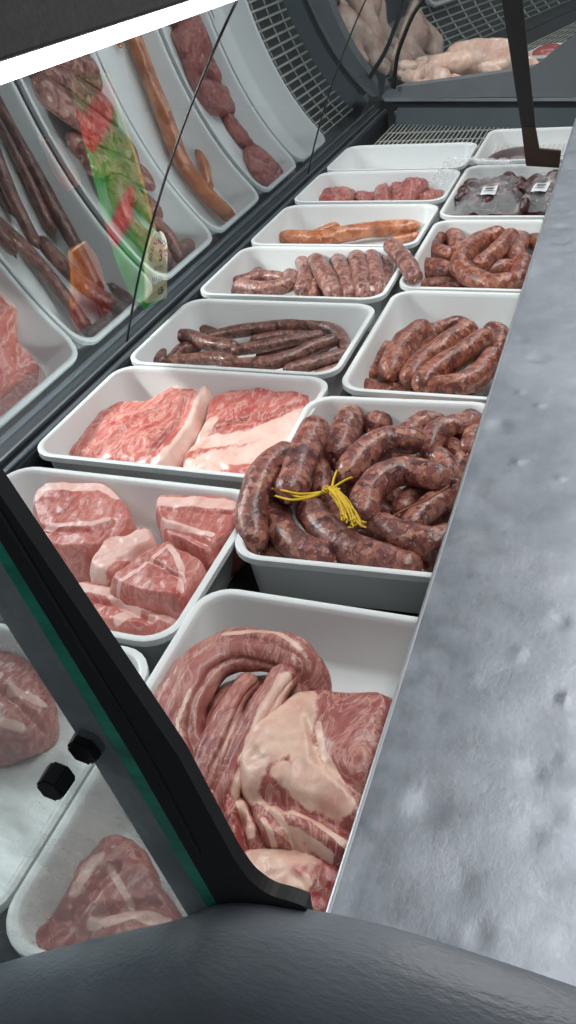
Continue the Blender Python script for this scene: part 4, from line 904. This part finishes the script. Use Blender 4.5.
ol = [(0.0464, 2.7974, 0.0084), (0.7777, 2.5981, 0.0208), (0.7917, 2.5943, -0.099), (0.0181, 2.8052, -0.1317)]; o = prism('front_panel', [Vector(p)-e2*.004 for p in ol], e2*.02, M['back_panel']); at_(o, c2)
def b2(nm, x0, x1, y0, y1, z0, z1, mat):
    pts = [A2+e1*x+e2*y+Vector((0, 0, z0)) for x, y in ((x0, y0), (x1, y0), (x1, y1), (x0, y1))]
    return at_(prism(nm, pts, (0, 0, z1-z0), mat), c2)
b2('deck', -.02, 1.1, .08, 2.2, -.02, -.003, M['deck'])
b2('base_cabinet', -.05, 1.1, .08, 2.2, -.949, -.021, M['cap2'])
b2('back_panel', -.05, 1.1, 2.2, 2.25, -.02, .14, M['back_panel'])
b2('back_trim', -.05, 1.1, 2.19, 2.199, .14, .16, M['steel_edge'])
b2('upper_shelf', -.05, 1.1, 2.3, 2.5, .24, .26, M['steel_edge'])
o = wires('wire_rack', A2+e1*.02+e2*.10+Vector((0, 0, .012)), e1, e2, 1.0, 2.0, 46, 16, .003, 'chrome wire rack inside the second display case')
og = curved_pane('front_glass', 2.80, 5.0, 0, .59, M['front_glass'], 0, X2); tag(og, 'curved front glass of the second display case, reflecting the chickens', 'glass pane')
cf = wire_tube('glass_end_frame', P3([(0.1718, 0.3648), (0.1425, 0.3286), (0.1091, 0.2889), (0.0777, 0.2306), (0.052, 0.167), (0.0386, 0.0757)], 2.78), .0068, M['black'], None, 10, 30); tag(cf, 'thin curved black frame at the near end of the second glass', 'frame')
# chickens
def chicken(c, rot, label, s=1.0):
    R_ = Matrix.Rotation(rot, 3, 'Z'); f = lambda *p: Vector(c)+R_@(Vector(p)*s)
    bl = [([f(-.08, 0, .055), f(0, 0, .06), f(.07, 0, .055)], .052*s, .05*s),
          ([f(.05, .045, .055), f(.10, .07, .06), f(.13, .05, .05)], .035*s, .022*s), ([f(.13, .05, .05), f(.18, .055, .055), f(.22, .06, .06)], .018*s, .010*s),
          ([f(.05, -.045, .055), f(.10, -.07, .06), f(.13, -.05, .05)], .035*s, .022*s), ([f(.13, -.05, .05), f(.18, -.055, .05), f(.22, -.05, .05)], .018*s, .010*s),
          ([f(-.07, .05, .05), f(-.03, .085, .05), f(-.08, .10, .045)], .018*s, .013*s), ([f(-.07, -.05, .05), f(-.03, -.085, .05), f(-.08, -.10, .045)], .018*s, .013*s),
          ([f(-.09, 0, .055), f(-.14, .01, .045), f(-.17, .03, .03)], .022*s, .014*s)]
    o = fused('plucked_chicken', bl, 'chicken_skin', .006*s, 4, red=[([f(.05, 0, 0)[:2], f(.12, 0, 0)[:2]], .012)]); return tag(o, label, 'chicken', 'plucked chickens in the second case')
chicken((.29, 3.12, .018), 2.9, 'plump plucked chicken lying on its back near the post', 1.3)
chicken((.13, 2.98, .018), 2.2, 'plucked chicken at the left corner of the second case', .85)
# small pack of pink meat
pk = [(0.4673, 3.5324)][0]
t = tray(pk[0]-.06, pk[0]+.16, pk[1]-.12, pk[1]+.16, 'small white foam tray on the far wire rack', z=.045, rot=-.27, d=.028, group='small trays')
cut([(pk[0]-.045, pk[1]-.06), (pk[0]+.02, pk[1]-.085), (pk[0]+.06, pk[1]-.03), (pk[0]+.05, pk[1]+.08), (pk[0]-.02, pk[1]+.09)], .024, .062, 'bright red-orange fillet on the small far tray', 'smoked_casing' if 0 else 'offal_meat', red=[([(pk[0], pk[1]-.05), (pk[0], pk[1]+.05)], .06)], name='red_fillet')

# ------------------------------------------------------------------ lights, world, camera
def area(name, loc, rot, sx, sy, power, colr):
    l = bpy.data.lights.new(name, 'AREA'); l.shape = 'RECTANGLE'; l.size = sx; l.size_y = sy; l.energy = power; l.color = colr
    o = bpy.data.objects.new(name, l); col.objects.link(o); o.location = loc; o.rotation_euler = rot; return o
area('ceiling_lamp', (1.1, 1.6, 1.95), (0, .15, 0), .5, 3.5, 46, (1, .98, .95))
area('ceiling_lamp_far', (.5, 5.0, 1.95), (0, 0, 0), 1.2, 1.5, 22, (.95, .98, 1))
area('customer_side_fill', (-1.5, 1.0, 1.3), (0, -1.0, 0), .8, 1.6, 60, (.95, .98, 1))  # added fill outside the glass, brightens the customer side and the bag
for nm_, loc, tgt, e_ in (('bag_fill_spot', (-.75, .55, .75), (.05, .90, .26), 95), ):  # added spot aimed at the green bag so it shows through the glass
    l = bpy.data.lights.new(nm_, 'SPOT'); l.energy = e_; l.spot_size = .95; l.spot_blend = .6; l.shadow_soft_size = .08; l.color = (1, .98, .94)
    o = bpy.data.objects.new(nm_, l); col.objects.link(o); o.location = loc; o.rotation_euler = (Vector(tgt)-Vector(loc)).to_track_quat('-Z', 'Y').to_euler()
w = bpy.data.worlds.new('World'); sc.world = w; w.use_nodes = True
w.node_tree.nodes['Background'].inputs['Color'].default_value = (.62,.68,.75,1); w.node_tree.nodes['Background'].inputs['Strength'].default_value = .28
sc.view_settings.view_transform = 'Standard'; sc.view_settings.exposure = 0.0
CAM = (843.9363528072668, [0.8039474195195617, -0.33920406230463973, 0.6389920823628117], [0.9387310490206439, 0.327587739810527, -0.1070994413170859], [-0.11209411802274344, 0.5840504930194638, 0.8039402529469616], [-0.3259124519089517, 0.7426784595836556, -0.5849869907623104])
cd = bpy.data.cameras.new('camera'); cam = bpy.data.objects.new('camera', cd); col.objects.link(cam)
cd.sensor_fit = 'VERTICAL'; cd.sensor_height = 36; cd.lens = CAM[0]/1024*36; cd.clip_start = .01
rt, up, fw = (Vector(v) for v in CAM[2:])
Mx = Matrix((rt, up, -fw)).transposed().to_4x4(); Mx.translation = Vector(CAM[1]); cam.matrix_world = Mx
sc.camera = cam
